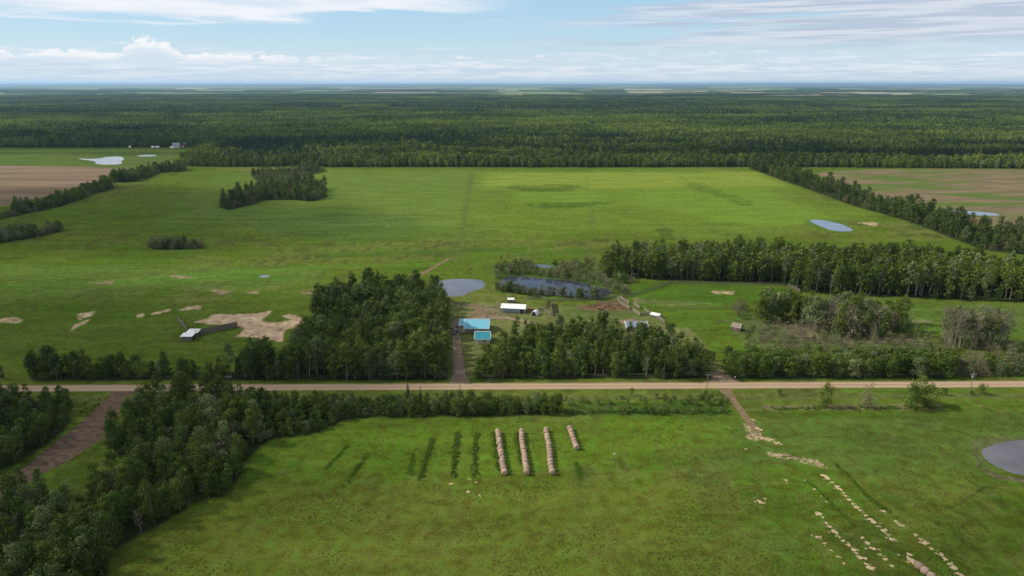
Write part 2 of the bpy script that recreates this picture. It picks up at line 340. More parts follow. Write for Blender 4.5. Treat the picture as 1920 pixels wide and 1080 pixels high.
def build_ground():
    ys = [-3000, -1500, -600, -200, 0, 60, 100]
    y = 118.0
    while y < 50000:
        ys.append(y); y += max(0.42, 0.42*(y/175.0)**2) if y < 9000 else y*0.12
    ys = np.array(ys); nx = 1120
    s = np.linspace(-1, 1, nx); w = 0.84*np.abs(ys)+70.0
    w = np.where(ys < 118, 3000, w); w = np.where(ys > 1500, np.maximum(w, 0.84*ys+70), w)
    # outer skirts so that a step aside still finds land
    ext = np.concatenate([[-4.0, -1.6], s, [1.6, 4.0]])
    X = w[:, None]*ext[None, :]; Y = np.repeat(ys[:, None], len(ext), 1)
    X = np.clip(X, -56000, 56000); m, k = X.shape; x = X.ravel(); y = Y.ravel()
    def C(*c): return np.array(c)
    col = np.zeros((len(x), 3))
    def blend(mask, c):
        nonlocal col
        mk = np.clip(mask, 0, 1)[:, None]; col = col*(1-mk)+np.asarray(c)*mk
    # wide grass mosaic
    n1 = fbm(x, y, 90, 1); n2 = fbm(x, y, 22, 5); n3 = fbm(x, y*0.45, 7, 9, 4, 0.6); n4 = fbm(x*0.35, y, 60, 13)
    lush = C(0.070, 0.118, 0.002); mid = C(0.095, 0.120, 0.008); dry = C(0.135, 0.138, 0.028); dark = C(0.038, 0.066, 0.005)
    t = sstep(n1*0.4+n2*0.3+n3*0.3, 0.41, 0.59)[:, None]
    col = lush*(1-t)+mid*t
    blend(0.75*sstep(n4*0.5+n3*0.3+n2*0.2, 0.52, 0.66), dry)
    blend(0.6*sstep(n3*0.6+n2*0.4, 0.53, 0.64), dark)
    n5 = fbm(x*0.6, y, 3.0, 19, 4, 0.65); nw = 1-sstep(y, 240, 420); blend(nw*0.28*sstep(n5, 0.56, 0.68), dark*1.2); blend(nw*0.32*(1-sstep(n5, 0.32, 0.45)), dry*1.05)
    def reg(pts, c, soft=4.0, wob=4.0, ns=8.0, amt=1.0, seed=31, breakup=0.0):
        nonlocal col
        px = [p[0] for p in pts]; py = [p[1] for p in pts]; g = wob*2+soft*2
        idx = np.nonzero((x > min(px)-g) & (x < max(px)+g) & (y > min(py)-g) & (y < max(py)+g))[0]
        if not len(idx): return
        xs, ys_ = x[idx], y[idx]
        d = sdist(xs, ys_, pts)+(fbm(xs, ys_, ns, seed, 4, 0.6)-0.5)*2*wob
        mk = sstep(d, -soft, soft)*amt
        if breakup: mk = mk*(1-breakup*sstep(fbm(xs, ys_, ns*0.5, seed+7, 4, 0.6), 0.5, 0.62))
        col[idx] = col[idx]*(1-mk[:, None])+np.asarray(c)*mk[:, None]
    def strip(pts, wd, c, soft=0.6, wob=0.5, ns=3.0, amt=1.0, seed=51, breakup=0.0):
        px = [p[0] for p in pts]; py = [p[1] for p in pts]; g = wd+wob*2+soft*2
        idx = np.nonzero((x > min(px)-g) & (x < max(px)+g) & (y > min(py)-g) & (y < max(py)+g))[0]
        if not len(idx): return
        xs, ys_ = x[idx], y[idx]
        d = wd/2-segdist(xs, ys_, pts)+(fbm(xs, ys_, ns, seed, 3, 0.6)-0.5)*2*wob
        mk = sstep(d, -soft, soft)*amt
        if breakup: mk = mk*(1-breakup*sstep(fbm(xs, ys_, ns, seed+3, 4, 0.6), 0.42, 0.6))
        col[idx] = col[idx]*(1-mk[:, None])+np.asarray(c)*mk[:, None]
    straw = C(0.50, 0.33, 0.20); soil = C(0.135, 0.088, 0.060)
    # the big pasture: yellower at its far end, with the sunlit band painted in brighter
    reg(P((560,318),(1420,318),(1600,400),(1400,440),(1150,440),(850,440),(640,420),(520,380)), C(0.125,0.180,0.010), 40, 40, 80, 0.65)
    reg(P((900,325),(1420,322),(1480,350),(1100,356),(900,350)), C(0.19,0.24,0.015), 14, 14, 60, 0.7)
    reg(P((960,360),(1420,350),(1560,410),(1440,430),(1200,385),(1000,385)), C(0.125,0.200,0.008), 14, 20, 60, 0.75)
    reg(P((380,330),(900,324),(870,440),(500,430),(320,420)), C(0.105,0.160,0.022), 30, 30, 50, 0.5)
    reg(P((600,400),(780,402),(780,445),(640,455),(500,440),(480,418)), C(0.065,0.115,0.018), 8, 16, 40, 0.55)
    reg(P((930,350),(1060,346),(1110,354),(1000,361)), dark*1.3, 3, 10, 25, 0.7, 61, 0.6)
    reg(P((980,382),(1150,377),(1160,383),(1020,392)), dark*1.3, 3, 9, 25, 0.7, 62, 0.6)
    reg(P((1230,428),(1265,428),(1265,450),(1235,448)), dark*1.1, 2, 6, 12, 0.7, 63, 0.4)
    reg(P((1270,330),(1330,350),(1420,380),(1400,386),(1300,356)), dark*1.4, 3, 10, 25, 0.5, 64, 0.5)
    strip(P((885,322),(866,440),(842,488)), 5, C(0.075,0.095,0.026), 3, 3, 12, 0.6, 65, 0.4)
    strip(P((1100,330),(1108,400),(1115,440)), 3, C(0.075,0.115,0.026), 2, 3, 12, 0.35, 66, 0.4)
    strip(P((340,410),(520,412),(650,412),(780,402),(790,404)), 2.2, dark, 1.5, 2, 20, 0.7, 67, 0.3)
    strip(P((405,300+112),(300,413)), 2.2, dark, 1.5, 2, 20, 0.5, 67, 0.3)
    strip(P((560,415),(720,378)), 2.0, C(0.13,0.15,0.04), 1.2, 1.0, 20, 0.35, 67, 0.2)
    # left lush pasture and its wet lines
    reg(P((-60,560),(520,560),(640,560),(560,690),(-60,700)), lush*0.95, 12, 14, 25, 0.65, 71)
    reg(P((0,500),(600,500),(600,530),(300,545),(0,555)), C(0.095,0.150,0.020), 10, 12, 30, 0.5, 72)
    for a in (((340,514),(480,508),(640,500),(820,494)), ((0,534),(200,530),(420,520),(560,522))):
        strip(P(*a), 9, C(0.075,0.165,0.006), 3, 4, 20, 0.65, 73, 0.2)
    for a in (((880,470),(1000,474),(1140,470)), ((600,480),(760,472),(860,474))):
        strip(P(*a), 12, C(0.045,0.105,0.006), 4, 5, 20, 0.6, 74, 0.2)
    # low left pasture in front of the houses far left
    reg(P((-900,280),(345,279),(300,318),(0,311),(-900,306)), C(0.085,0.125,0.022), 10, 8, 40, 0.7, 75)
    reg(P((-900,281),(60,280),(345,280),(345,285),(60,286),(-900,288)), C(0.15,0.20,0.02), 4, 8, 40, 0.7, 76)
    # straw and bare spots of the left feeding ground
    reg(P((368,604),(385,596),(402,589),(470,588),(505,583),(506,592),(492,600),(512,606),(532,604),(544,600),(528,592),(546,588),(572,600),(560,612),(536,618),(530,642),(492,637),(462,628),(444,632),(458,614),(440,606),(400,609)), straw*0.95, 0.5, 3.0, 6, 1.0, 81, 0.28)
    for a in (((255,594),(258,589),(268,588),(272,592),(262,595)), ((280,589),(300,583),(318,579),(320,583),(300,587),(285,591)),
              ((333,582),(350,575),(378,573),(376,579),(350,582)), ((133,612),(160,600),(172,597),(160,606),(140,618),(130,622)), ((142,596),(150,587),(176,584),(172,592),(150,600)), ((0,596),(30,594),(44,600),(30,606),(0,604)),
              ((395,545),(410,543),(440,549),(412,553)), ((452,549),(486,545),(480,551)), ((300,515),(330,516),(370,520),(340,523)), ((560,546),(600,549),(570,552)), ((165,530),(215,527),(210,533))):
        reg(P(*a), straw*(1.0 if a[0][1] > 560 else 0.55), 0.6, 1.6, 5, 0.9, 82, 0.5)
    # farmyard: mown grass, dirt
    yard = C(0.125,0.135,0.035)
    reg(P((838,566),(1060,575),(1180,575),(1250,600),(1270,625),(1150,640),(920,640),(888,690),(888,714),(838,714)), yard, 2, 2, 10, 0.85, 85)
    reg(P((880,610),(905,640),(898,680),(878,716),(845,716),(842,640)), yard*0.85, 2, 2, 6, 0.6, 86)
    reg(P((895,570),(940,578),(952,596),(905,597),(880,590)), soil*1.5, 2, 3, 8, 0.6, 87, 0.3)
    reg(P((1060,571),(1180,570),(1215,590),(1180,600),(1050,600)), C(0.085,0.115,0.022), 2, 3, 8, 0.8, 88)
    reg(P((1120,566),(1165,562),(1188,578),(1190,584),(1140,580)), soil*0.9, 1.5, 3, 8, 0.8, 89, 0.2)
    reg(P((1184,558),(1320,566),(1340,571),(1240,573),(1190,567)), soil*1.8, 1.5, 3, 6, 0.8, 90, 0.5)
    reg(P((1150,600),(1190,598),(1200,604),(1160,606)), soil*2.2, 1, 2, 5, 0.7, 91, 0.3)
    reg(P((1200,530),(1475,536),(1490,556),(1380,572),(1200,572)), C(0.050,0.110,0.002), 4, 4, 14, 0.7, 92)
    reg(P((1250,584),(1370,590),(1420,640),(1340,690),(1290,640)), C(0.065,0.115,0.002), 4, 4, 14, 0.7, 93)
    reg(P((1240,612),(1290,615),(1320,645),(1360,690),(1375,712),(1340,712),(1300,660),(1250,640)), C(0.16,0.155,0.05), 1.5, 2, 6, 0.85, 94, 0.1)
    reg(P((1330,706),(1350,690),(1365,706),(1385,716),(1335,716)), soil*1.4, 1, 1, 4, 0.9, 95)
    for a in (((1335,546),(1378,546),(1375,552),(1340,551)), ((1430,552),(1465,549),(1470,560),(1440,560)), ((1705,600),(1750,600),(1748,606),(1710,605)), ((1740,532),(1760,532),(1755,536)), ((1470,462),(1486,462),(1482,468)), ((1600,416),(1650,418),(1640,424))):
        reg(P(*a), straw*0.85, 0.6, 1.6, 5, 0.9, 96, 0.35)
    reg(P((1380,600),(1500,600),(1700,625),(1780,640),(1780,680),(1500,672),(1390,640)), C(0.085,0.095,0.035), 4, 5, 9, 0.7, 97, 0.2)
    reg(P((1440,612),(1490,600),(1600,620),(1740,640),(1600,645),(1500,634)), C(0.17,0.125,0.075), 1.5, 5, 5, 0.8, 98, 0.6)
    reg(P((1650,560),(2300,590),(2300,640),(1900,640),(1690,620)), C(0.070,0.125,0.012), 5, 6, 20, 0.7, 99)
    # pond banks
    reg(P((925,500),(1060,490),(1180,520),(1190,556),(1100,562),(935,548)), C(0.060,0.100,0.014), 5, 5, 10, 0.7, 100)
    reg(P((1510,410),(1560,410),(1612,436),(1560,438),(1515,424)), C(0.06,0.12,0.012), 2, 3, 10, 0.6, 101)
    reg(P((1815,826),(1845,820),(1960,818),(1960,834),(1858,834),(1836,846),(1840,872),(1880,893),(2000,905),(2000,915),(1870,899),(1832,876),(1822,840)), C(0.115,0.085,0.055), 0.5, 1.2, 4, 0.9, 102, 0.15)
    # verges: south ditch, soil bank
    reg([(p[0], p[1]) for p in P((0,742),(2200,735),(2200,746),(0,756))], C(0.105,0.115,0.030), 1, 1.2, 6, 0.6, 103, 0.2)
    reg(P((1425,761),(1540,759),(1770,757),(1775,767),(1700,769),(1440,768)), C(0.15,0.115,0.065), 0.6, 1.4, 5, 0.85, 104, 0.35)
    reg(P((1060,754),(1370,757),(1372,778),(1060,780)), C(0.040,0.078,0.010), 1, 1.4, 5, 0.8, 105, 0.35)
    reg(P((1380,772),(1760,768),(1790,790),(1400,778)), lush*0.7, 2, 2, 6, 0.5, 106)
    reg(P((1280,780),(1960,780),(1960,880),(1650,900),(1500,860),(1330,900)), C(0.072,0.110,0.016), 5, 6, 12, 0.55, 107)
    reg(P((560,780),(860,788),(1380,782),(1380,830),(1200,860),(880,900),(560,900),(470,860)), C(0.092,0.150,0.001), 5, 8, 14, 0.6, 108)
    # old stack rows: rank dark growth and straw crumbs
    rank = C(0.026, 0.056, 0.002)
    for a, wd in ((((858,812),(850,895)), 1.7), (((893,812),(888,895)), 1.4), (((926,812),(936,880)), 2.4), (((970,812),(978,868)), 2.2), (((812,822),(788,900)), 1.9), (((775,852),(770,890)), 1.6), (((690,850),(655,900)), 1.8), (((650,838),(610,880)), 1.6), (((1082,870),(1090,900)), 2)):
        strip(P(*a), wd, rank, 0.7, 1.0, 3, 0.95, 109, 0.35)
    reg(P((535,866),(565,864),(566,878),(540,880)), rank*1.6, 1.2, 2.2, 4, 0.7, 110, 0.4)
    strip(P((1566,870),(1600,902),(1630,935),(1668,960)), 1.1, rank*1.4, 0.6, 0.7, 3, 0.95, 111, 0.1)
    strip(P((1512,900),(1550,935),(1600,985)), 0.7, rank*1.5, 0.6, 0.7, 3, 0.7, 112, 0.3)
    # vehicle tracks to the south
    for dx in (0, 13):
        strip(P((1418+dx,850),(1421+dx,905),(1414+dx,960),(1411+dx,1010),(1405+dx,1100)), 0.22, C(0.16,0.15,0.06), 0.3, 0.1, 3, 0.55, 113, 0.25)
    strip(P((1849,912),(1800,945),(1757,957)), 0.35, C(0.035,0.04,0.015), 0.4, 0.3, 3, 0.7, 114, 0.1)
    strip(P((1826,850),(1838,866),(1837,876)), 0.5, C(0.04,0.035,0.02), 0.3, 0.2, 3, 0.7, 114, 0.1)
    # scattered feed crumbs where the track ends
    reg(P((1395,793),(1420,805),(1432,818),(1450,824),(1470,835),(1400,822)), straw*.8, 0.3, 1.6, 1.6, 0.75, 115, 1.0)
    reg(P((1440,846),(1500,858),(1530,862),(1560,880),(1480,862),(1440,855)), straw*.8, 0.3, 1.3, 1.4, 0.7, 116, 1.0)
    reg(P((1300,990),(1500,1000),(1520,1100),(1260,1100)), C(0.085,0.125,0.014), 4, 5, 9, 0.5, 117)
    # bottom of the picture: drier, trampled sward
    reg(P((150,960),(700,900),(1350,900),(1500,1130),(100,1130)), C(0.110,0.118,0.010), 6, 9, 12, 0.6, 118, 0.35)
    # soil along the groves, woodland floors
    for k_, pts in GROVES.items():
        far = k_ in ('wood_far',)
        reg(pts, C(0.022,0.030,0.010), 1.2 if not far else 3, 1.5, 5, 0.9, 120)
    col = col*np.array([0.88, 0.92, 0.92])
    # land beyond the wood: forest floor, then farmland
    ff = sstep(y, 1700, 1750); blend(ff*0.95, C(0.024,0.040,0.014))
    fx = np.floor(x/900+0.35*vnoise(x/900, y/2900, 3)); fy = np.floor(y/1300+0.6*_hash(fx, fx, 5))
    h = _hash(fx, fy, 77); h2 = _hash(fx, fy, 78)
    fc = np.where((h < 0.35)[:, None], C(0.06,0.10,0.03), np.where((h < 0.55)[:, None], C(0.34,0.28,0.19), np.where((h < 0.78)[:, None], C(0.19,0.24,0.09), C(0.02,0.04,0.015))))
    far = sstep(y+1500*(fbm(x, y, 3500, 91)-0.5), 6700, 7000)*(0.6+0.4*h2)
    mk = far[:, None]; col = col*(1-mk)+fc*mk
    z = np.zeros_like(x)
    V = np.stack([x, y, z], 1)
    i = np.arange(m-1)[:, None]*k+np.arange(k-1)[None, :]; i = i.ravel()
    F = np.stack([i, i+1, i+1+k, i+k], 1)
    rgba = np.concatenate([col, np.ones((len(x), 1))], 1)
    mt, t, b = new_mat('grassland')
    a = t.new('ShaderNodeAttribute', attribute_name='albedo')
    pos = t.new('ShaderNodeNewGeometry').outputs['Position']
    f1 = t.noise(pos, 1.6, 5, 0.65); f2 = t.noise(pos, 0.28, 5, 0.6, 0.4); f3 = t.noise(t.scale(pos, (0.25, 1, 1)), 0.09, 4, 0.6, 0.6)
    v = t.m('ADD', t.m('ADD', t.m('MULTIPLY', f1, 0.95), t.m('MULTIPLY', f2, 0.8)), t.m('MULTIPLY', f3, 0.45))
    v = t.ss(v, 0.80, 1.40, 0.55, 1.42)
    hs = t.new('ShaderNodeHueSaturation'); t.l.new(a.outputs['Color'], hs.inputs['Color']); t.l.new(v, hs.inputs['Value'])
    t.put(hs.inputs['Hue'], t.ss(f2, 0.3, 0.7, 0.478, 0.520)); t.put(hs.inputs['Saturation'], t.ss(f1, 0.3, 0.7, 0.82, 1.0))
    t.l.new(hs.outputs[0], b.inputs['Base Color']); b.inputs['Roughness'].default_value = 1.0
    b.inputs['Specular IOR Level'].default_value = 0.0
    bp = t.new('ShaderNodeBump'); bp.inputs['Strength'].default_value = 0.55; bp.inputs['Distance'].default_value = 0.5
    t.l.new(t.m('ADD', f1, t.m('MULTIPLY', f2, 1.5)), bp.inputs['Height']); t.l.new(bp.outputs[0], b.inputs['Normal'])
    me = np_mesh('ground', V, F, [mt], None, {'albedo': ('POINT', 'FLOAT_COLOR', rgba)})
    o = bpy.data.objects.new('ground', me); COL.objects.link(o); tag(o, kind='structure')
build_ground()

def soil_mat(name, base, alt, streak=(1, 1, 1), s1=0.2, green=None, green_amt=0.5):
    m, t, b = new_mat(name); pos = t.new('ShaderNodeNewGeometry').outputs['Position']
    n = t.noise(t.scale(pos, streak), s1, 6, 0.6, 0.3); n2 = t.noise(pos, 2.0, 4)
    c = t.mix(t.ss(n, 0.35, 0.65), base, alt); c = t.mix(t.ss(n2, 0.3, 0.7, 0, 0.35), c, tuple(k*0.6 for k in base))
    if green:
        g = t.noise(t.scale(pos, (max(streak[0], .2), 1, 1)), s1*0.3, 7, 0.65, 1.2); c = t.mix(t.ss(g, 0.46, 0.58, 0, green_amt), c, green)
    t.l.new(c, b.inputs['Base Color']); b.inputs['Roughness'].default_value = 1.0; b.inputs['Specular IOR Level'].default_value = 0.05
    bp = t.new('ShaderNodeBump'); bp.inputs['Strength'].default_value = 0.4; bp.inputs['Distance'].default_value = 0.2
    t.l.new(n2, bp.inputs['Height']); t.l.new(bp.outputs[0], b.inputs['Normal'])
    return m
M['gravel'] = soil_mat('gravel_road', (0.27,0.185,0.115), (0.37,0.27,0.175), (0.02, 1, 1), 1.1)
def road_tracks():
    m = M['gravel']; t = NT(m.node_tree); b = m.node_tree.nodes['Principled BSDF']; src = b.inputs['Base Color'].links[0].from_socket
    X, Y, Z = t.sep(t.new('ShaderNodeNewGeometry').outputs['Position'])[:3]; (x0, y0), (x1, y1) = ROAD_L; k = (y1-y0)/(x1-x0)
    v = t.m('SUBTRACT', t.m('SUBTRACT', Y, t.m('MULTIPLY', X, k)), y0-k*x0)
    v = t.m('ADD', v, t.m('MULTIPLY', t.m('SUBTRACT', t.noise(t.scale(t.xyz(X, Y), (1, 0, 0)), 0.05, 3), .5), 1.2))
    w = t.m('ABSOLUTE', t.m('SUBTRACT', t.m('ABSOLUTE', t.m('ADD', v, 0.2)), 1.35))
    c = t.mix(t.ss(w, 0.2, 0.7, 0.55, 0.0), src, (0.43, 0.325, 0.225)); c = t.mix(t.ss(t.m('ABSOLUTE', v), 2.1, 3.2, 0.0, 0.65), c, (0.17, 0.13, 0.075)); t.l.new(c, b.inputs['Base Color'])
road_tracks()
M['drive'] = soil_mat('driveway_gravel', (0.18,0.125,0.085), (0.25,0.185,0.13), (1, 0.1, 1), 0.8)
M['dirt'] = soil_mat('dark_dirt_road', (0.080,0.054,0.036), (0.15,0.105,0.070), (1, 1, 1), 0.5)
M['track'] = soil_mat('field_track', (0.20,0.135,0.08), (0.13,0.10,0.05), (1, 1, 1), 0.5)
M['plough'] = soil_mat('ploughed_soil', (0.135,0.088,0.056), (0.24,0.165,0.11), (0.06, 1, 1), 0.045, (0.10,0.10,0.035), 0.35)
M['fallow'] = soil_mat('fallow_soil', (0.19,0.14,0.08), (0.12,0.095,0.05), (0.3, 1, 1), 0.06, (0.075,0.115,0.020), 1.0)
M['manure'] = soil_mat('manure_heap', (0.045,0.030,0.020), (0.17,0.11,0.055), (1, 1, 1), 0.35)

def ribbon(name, left, right, mat, z, wob=0.3, step=2.0, seed=1):
    """sheet between two world polylines with uneven edges"""
    def resample(pts, n):
        P_ = np.array(pts); d = np.r_[0, np.cumsum(np.hypot(*np.diff(P_, axis=0).T))]
        t = np.linspace(0, d[-1], n); return np.stack([np.interp(t, d, P_[:, 0]), np.interp(t, d, P_[:, 1])], 1)
    L = sum(math.dist(left[i], left[i+1]) for i in range(len(left)-1)); n = max(4, int(L/step))
    a = resample(left, n); b = resample(right, n); q = 5; V = []
    for j in range(q+1):
        p = a*(1-j/q)+b*j/q
        if j in (0, q):
            dirv = (a-b); dirv /= np.linalg.norm(dirv, axis=1)[:, None]
            s = np.arange(n)*step; w = (fbm(s, s*0+j*31, 4.0, seed+j, 4, 0.7)-0.5)*2*wob
            p = p+dirv*w[:, None]
        V.append(np.c_[p, np.full(n, z)])
    V = np.concatenate(V); F = [(j*n+i, (j+1)*n+i, (j+1)*n+i+1, j*n+i+1) for j in range(q) for i in range(n-1)]
    o = bpy.data.objects.new(name, np_mesh(name, V, F, [mat])); COL.objects.link(o); return tag(o, kind='structure')
(x0, y0), (x1, y1) = ROAD_L
rl = [(x0+(x1-x0)*k/20, y0+(y1-y0)*k/20) for k in range(21)]
ribbon('road', [(x, y+3.1) for x, y in rl], [(x, y-3.2) for x, y in rl], M['gravel'], 0.02, 0.35, 1.5)
# wheel-worn verge of the road
ribbon('side_road', P((205,733),(207,742),(160,785),(100,833),(30,888),(-120,1000)), P((256,733),(237,745),(222,775),(190,825),(120,868),(45,908),(-20,960)), M['dirt'], 0.014, 0.6, 1.5, 3)
ribbon('driveway', P((842,719),(851,700),(850,660),(848,630),(846,612),(850,602),(864,597),(900,593.5),(950,594),(985,600),(1010,606)), P((882,719),(872,700),(867,660),(862,630),(861,612),(866,605),(880,599),(905,597),(950,598),(980,604),(1003,610)), M['drive'], 0.014, 0.35, 1.0, 5)
ribbon('yard_track', P((898,597),(895,586),(886,577),(860,572),(822,569)), P((912,597),(908,586),(896,574),(862,567.5),(822,565.5)), M['track'], 0.010, 0.5, 1.0, 7)
ribbon('field_track', P((764,526),(800,506),(838,485)), P((774,526),(808,507),(846,485)), M['track'], 0.014, 0.5, 1.5, 9)
ribbon('south_track', P((1345,730),(1362,742),(1385,775),(1404,800),(1420,812)), P((1372,730),(1376,742),(1398,772),(1416,795),(1428,808)), M['track'], 0.014, 0.45, 1.0, 11)
ribbon('pasture_gate_track', P((1328,718),(1338,705),(1334,697)), P((1392,718),(1372,706),(1352,697)), M['drive'], 0.014, 0.5, 1.0, 13)

def sheet(name, pts, mat, z, wob=0.6, step=2.0, seed=1, smooth_it=2):
    """outlined flat sheet, rounded outline, fan of n-gon"""
    pts = [Vector(p) for p in pts]
    for _ in range(smooth_it):
        q = []
        for i in range(len(pts)): a, b = pts[i], pts[(i+1) % len(pts)]; q += [a*0.75+b*0.25, a*0.25+b*0.75]
        pts = q
    out = []; s = 0
    for i in range(len(pts)):
        a, b = pts[i], pts[(i+1) % len(pts)]; L = (b-a).length; n = max(1, int(L/step))
        for j in range(n):
            p = a.lerp(b, j/n); nv = Vector((b.y-a.y, a.x-b.x)).normalized(); s += L/n
            w = (float(fbm(np.array([s]), np.array([3.3]), 6*step, seed, 4, 0.6)[0])-0.5)*2*wob
            out.append((p.x+nv.x*w, p.y+nv.y*w, z))
    from mathutils.geometry import tessellate_polygon
    tri = tessellate_polygon([[Vector(p) for p in out]])
    me = bpy.data.meshes.new(name); me.from_pydata(out, [], [tuple(t) for t in tri]); me.update(); me.materials.append(mat)
    if me.polygons and me.polygons[0].normal.z < 0: me.flip_normals()
    o = bpy.data.objects.new(name, me); COL.objects.link(o); return tag(o, kind='structure')
sheet('ploughed_field', P((-1400,318),(-300,311),(0,311),(180,313),(278,316),(262,323),(225,331),(200,334),(160,346),(100,366),(0,390),(-400,440),(-1400,440)), M['plough'], 0.03, 4, 12, 3, 1)
sheet('fallow_field', P((1508,319),(1700,317),(2100,319),(3000,322),(3000,560),(2300,545),(1925,448),(1800,412),(1690,383),(1600,352)), M['fallow'], 0.03, 4, 12, 4, 1)

def water_mat(name, col, rough=0.06, bump=0.25, sc=1.2):
    m, t, b = new_mat(name); pos = t.new('ShaderNodeNewGeometry').outputs['Position']
    n = t.noise(t.scale(pos, (0.6, 1.4, 1)), sc, 4, 0.6)
    bp = t.new('ShaderNodeBump'); bp.inputs['Strength'].default_value = bump; bp.inputs['Distance'].default_value = 0.05
    t.l.new(n, bp.inputs['Height']); t.l.new(bp.outputs[0], b.inputs['Normal'])
    c = t.mix(t.ss(t.noise(pos, 0.08, 4), 0.35, 0.65), col, tuple(k*0.7 for k in col))
    t.l.new(c, b.inputs['Base Color']); b.inputs['Roughness'].default_value = rough; b.inputs['IOR'].default_value = 1.33
    b.inputs['Specular IOR Level'].default_value = 0.9
    return m
M['water_silt'] = water_mat('silty_water', (0.075, 0.085, 0.11), 0.06, 0.2)
M['water_clear'] = water_mat('still_water', (0.035, 0.04, 0.055), 0.05, 0.12)
M['water_dark'] = water_mat('brown_grey_water', (0.10, 0.098, 0.105), 0.10, 0.2)
M['water_blue'] = water_mat('shallow_bright_water', (0.12, 0.17, 0.26), 0.15, 0.2)
M['water_white'] = water_mat('glittering_slough', (0.28, 0.31, 0.36), 0.3, 0.5)
sheet('dugout_water', P((803,540),(812,532),(828,525),(860,523),(899,524),(912,530),(906,541),(884,546),(866,556),(830,556),(806,551)), M['water_silt'], 0.02, 1.0, 1.5, 5, 1)
sheet('pond_water', P((934,532),(948,519),(975,517.5),(1005,521),(1045,524),(1085,528),(1120,537),(1146,544),(1145,554),(1115,558),(1070,555),(1010,552),(965,544),(938,538)), M['water_clear'], 0.02, 1.6, 1.5, 6, 1)
sheet('small_pond_water', P((990,499),(1000,495),(1020,496),(1050,501),(1030,503),(1005,501)), M['water_silt'], 0.02, 0.6, 1.5, 7, 1)
sheet('pasture_pond_water', P((1513,412),(1540,412),(1575,419),(1603,431),(1590,434),(1560,433),(1532,422)), M['water_blue'], 0.02, 0.6, 2, 8, 1)
sheet('fallow_pond_water', P((1775,395),(1820,395),(1878,402),(1868,405),(1810,403)), M['water_blue'], 0.05, 0.8, 3, 9, 1)
sheet('near_pond_water', P((1837,847),(1860,834),(1900,826),(1980,820),(2060,850),(2050,890),(1960,898),(1915,891),(1872,878),(1845,862)), M['water_dark'], 0.02, 0.9, 1.2, 10, 1)
sheet('slough_water', P((142,297),(180,298),(200,294),(228,293),(232,298),(222,304),(229,308),(188,309),(176,303),(158,300)), M['water_white'], 0.03, 5, 6, 11, 1)
sheet('narrow_slough_water', P((255,292),(275,290),(294,290.5),(292,293),(262,293.5)), M['water_white'], 0.03, 1, 6, 12, 1)
sheet('puddle_water', P((484,518),(495,515),(507,517),(503,520),(490,521)), M['water_silt'], 0.02, 0.6, 1.5, 13, 1)

# hills on the horizon
def hills():
    V = []; F = []; n = 260
    for r, (yy, hh, sd) in enumerate(((26000, 55, 3), (33000, 95, 5), (44000, 128, 9))):
        xs = np.linspace(-44000, 44000, n); h = hh*(0.55+0.75*fbm(xs, xs*0+r, 16000, sd, 4, 0.45))
        o = len(V)
        for x, z in zip(xs, h): V += [(x, yy-2500, -0.5), (x, yy, z), (x, yy+3500, -0.5)]
        for i in range(n-1):
            a = o+i*3; F += [(a, a+3, a+4, a+1), (a+1, a+4, a+5, a+2)]
    mt, t, b = new_mat('distant_wooded_hills'); pos = t.new('ShaderNodeNewGeometry').outputs['Position']
    n_ = t.noise(t.scale(pos, (1, 1, 8)), 0.0006, 5, 0.6); t.l.new(t.mix(t.ss(n_, 0.4, 0.6), (0.03,0.05,0.025), (0.09,0.10,0.05)), b.inputs['Base Color'])
    b.inputs['Roughness'].default_value = 1
    me = np_mesh('hills', V, F, [mt]); me.polygons.foreach_set('use_smooth', [True]*len(me.polygons))
    o = bpy.data.objects.new('hills', me); COL.objects.link(o); tag(o, kind='structure')
hills()

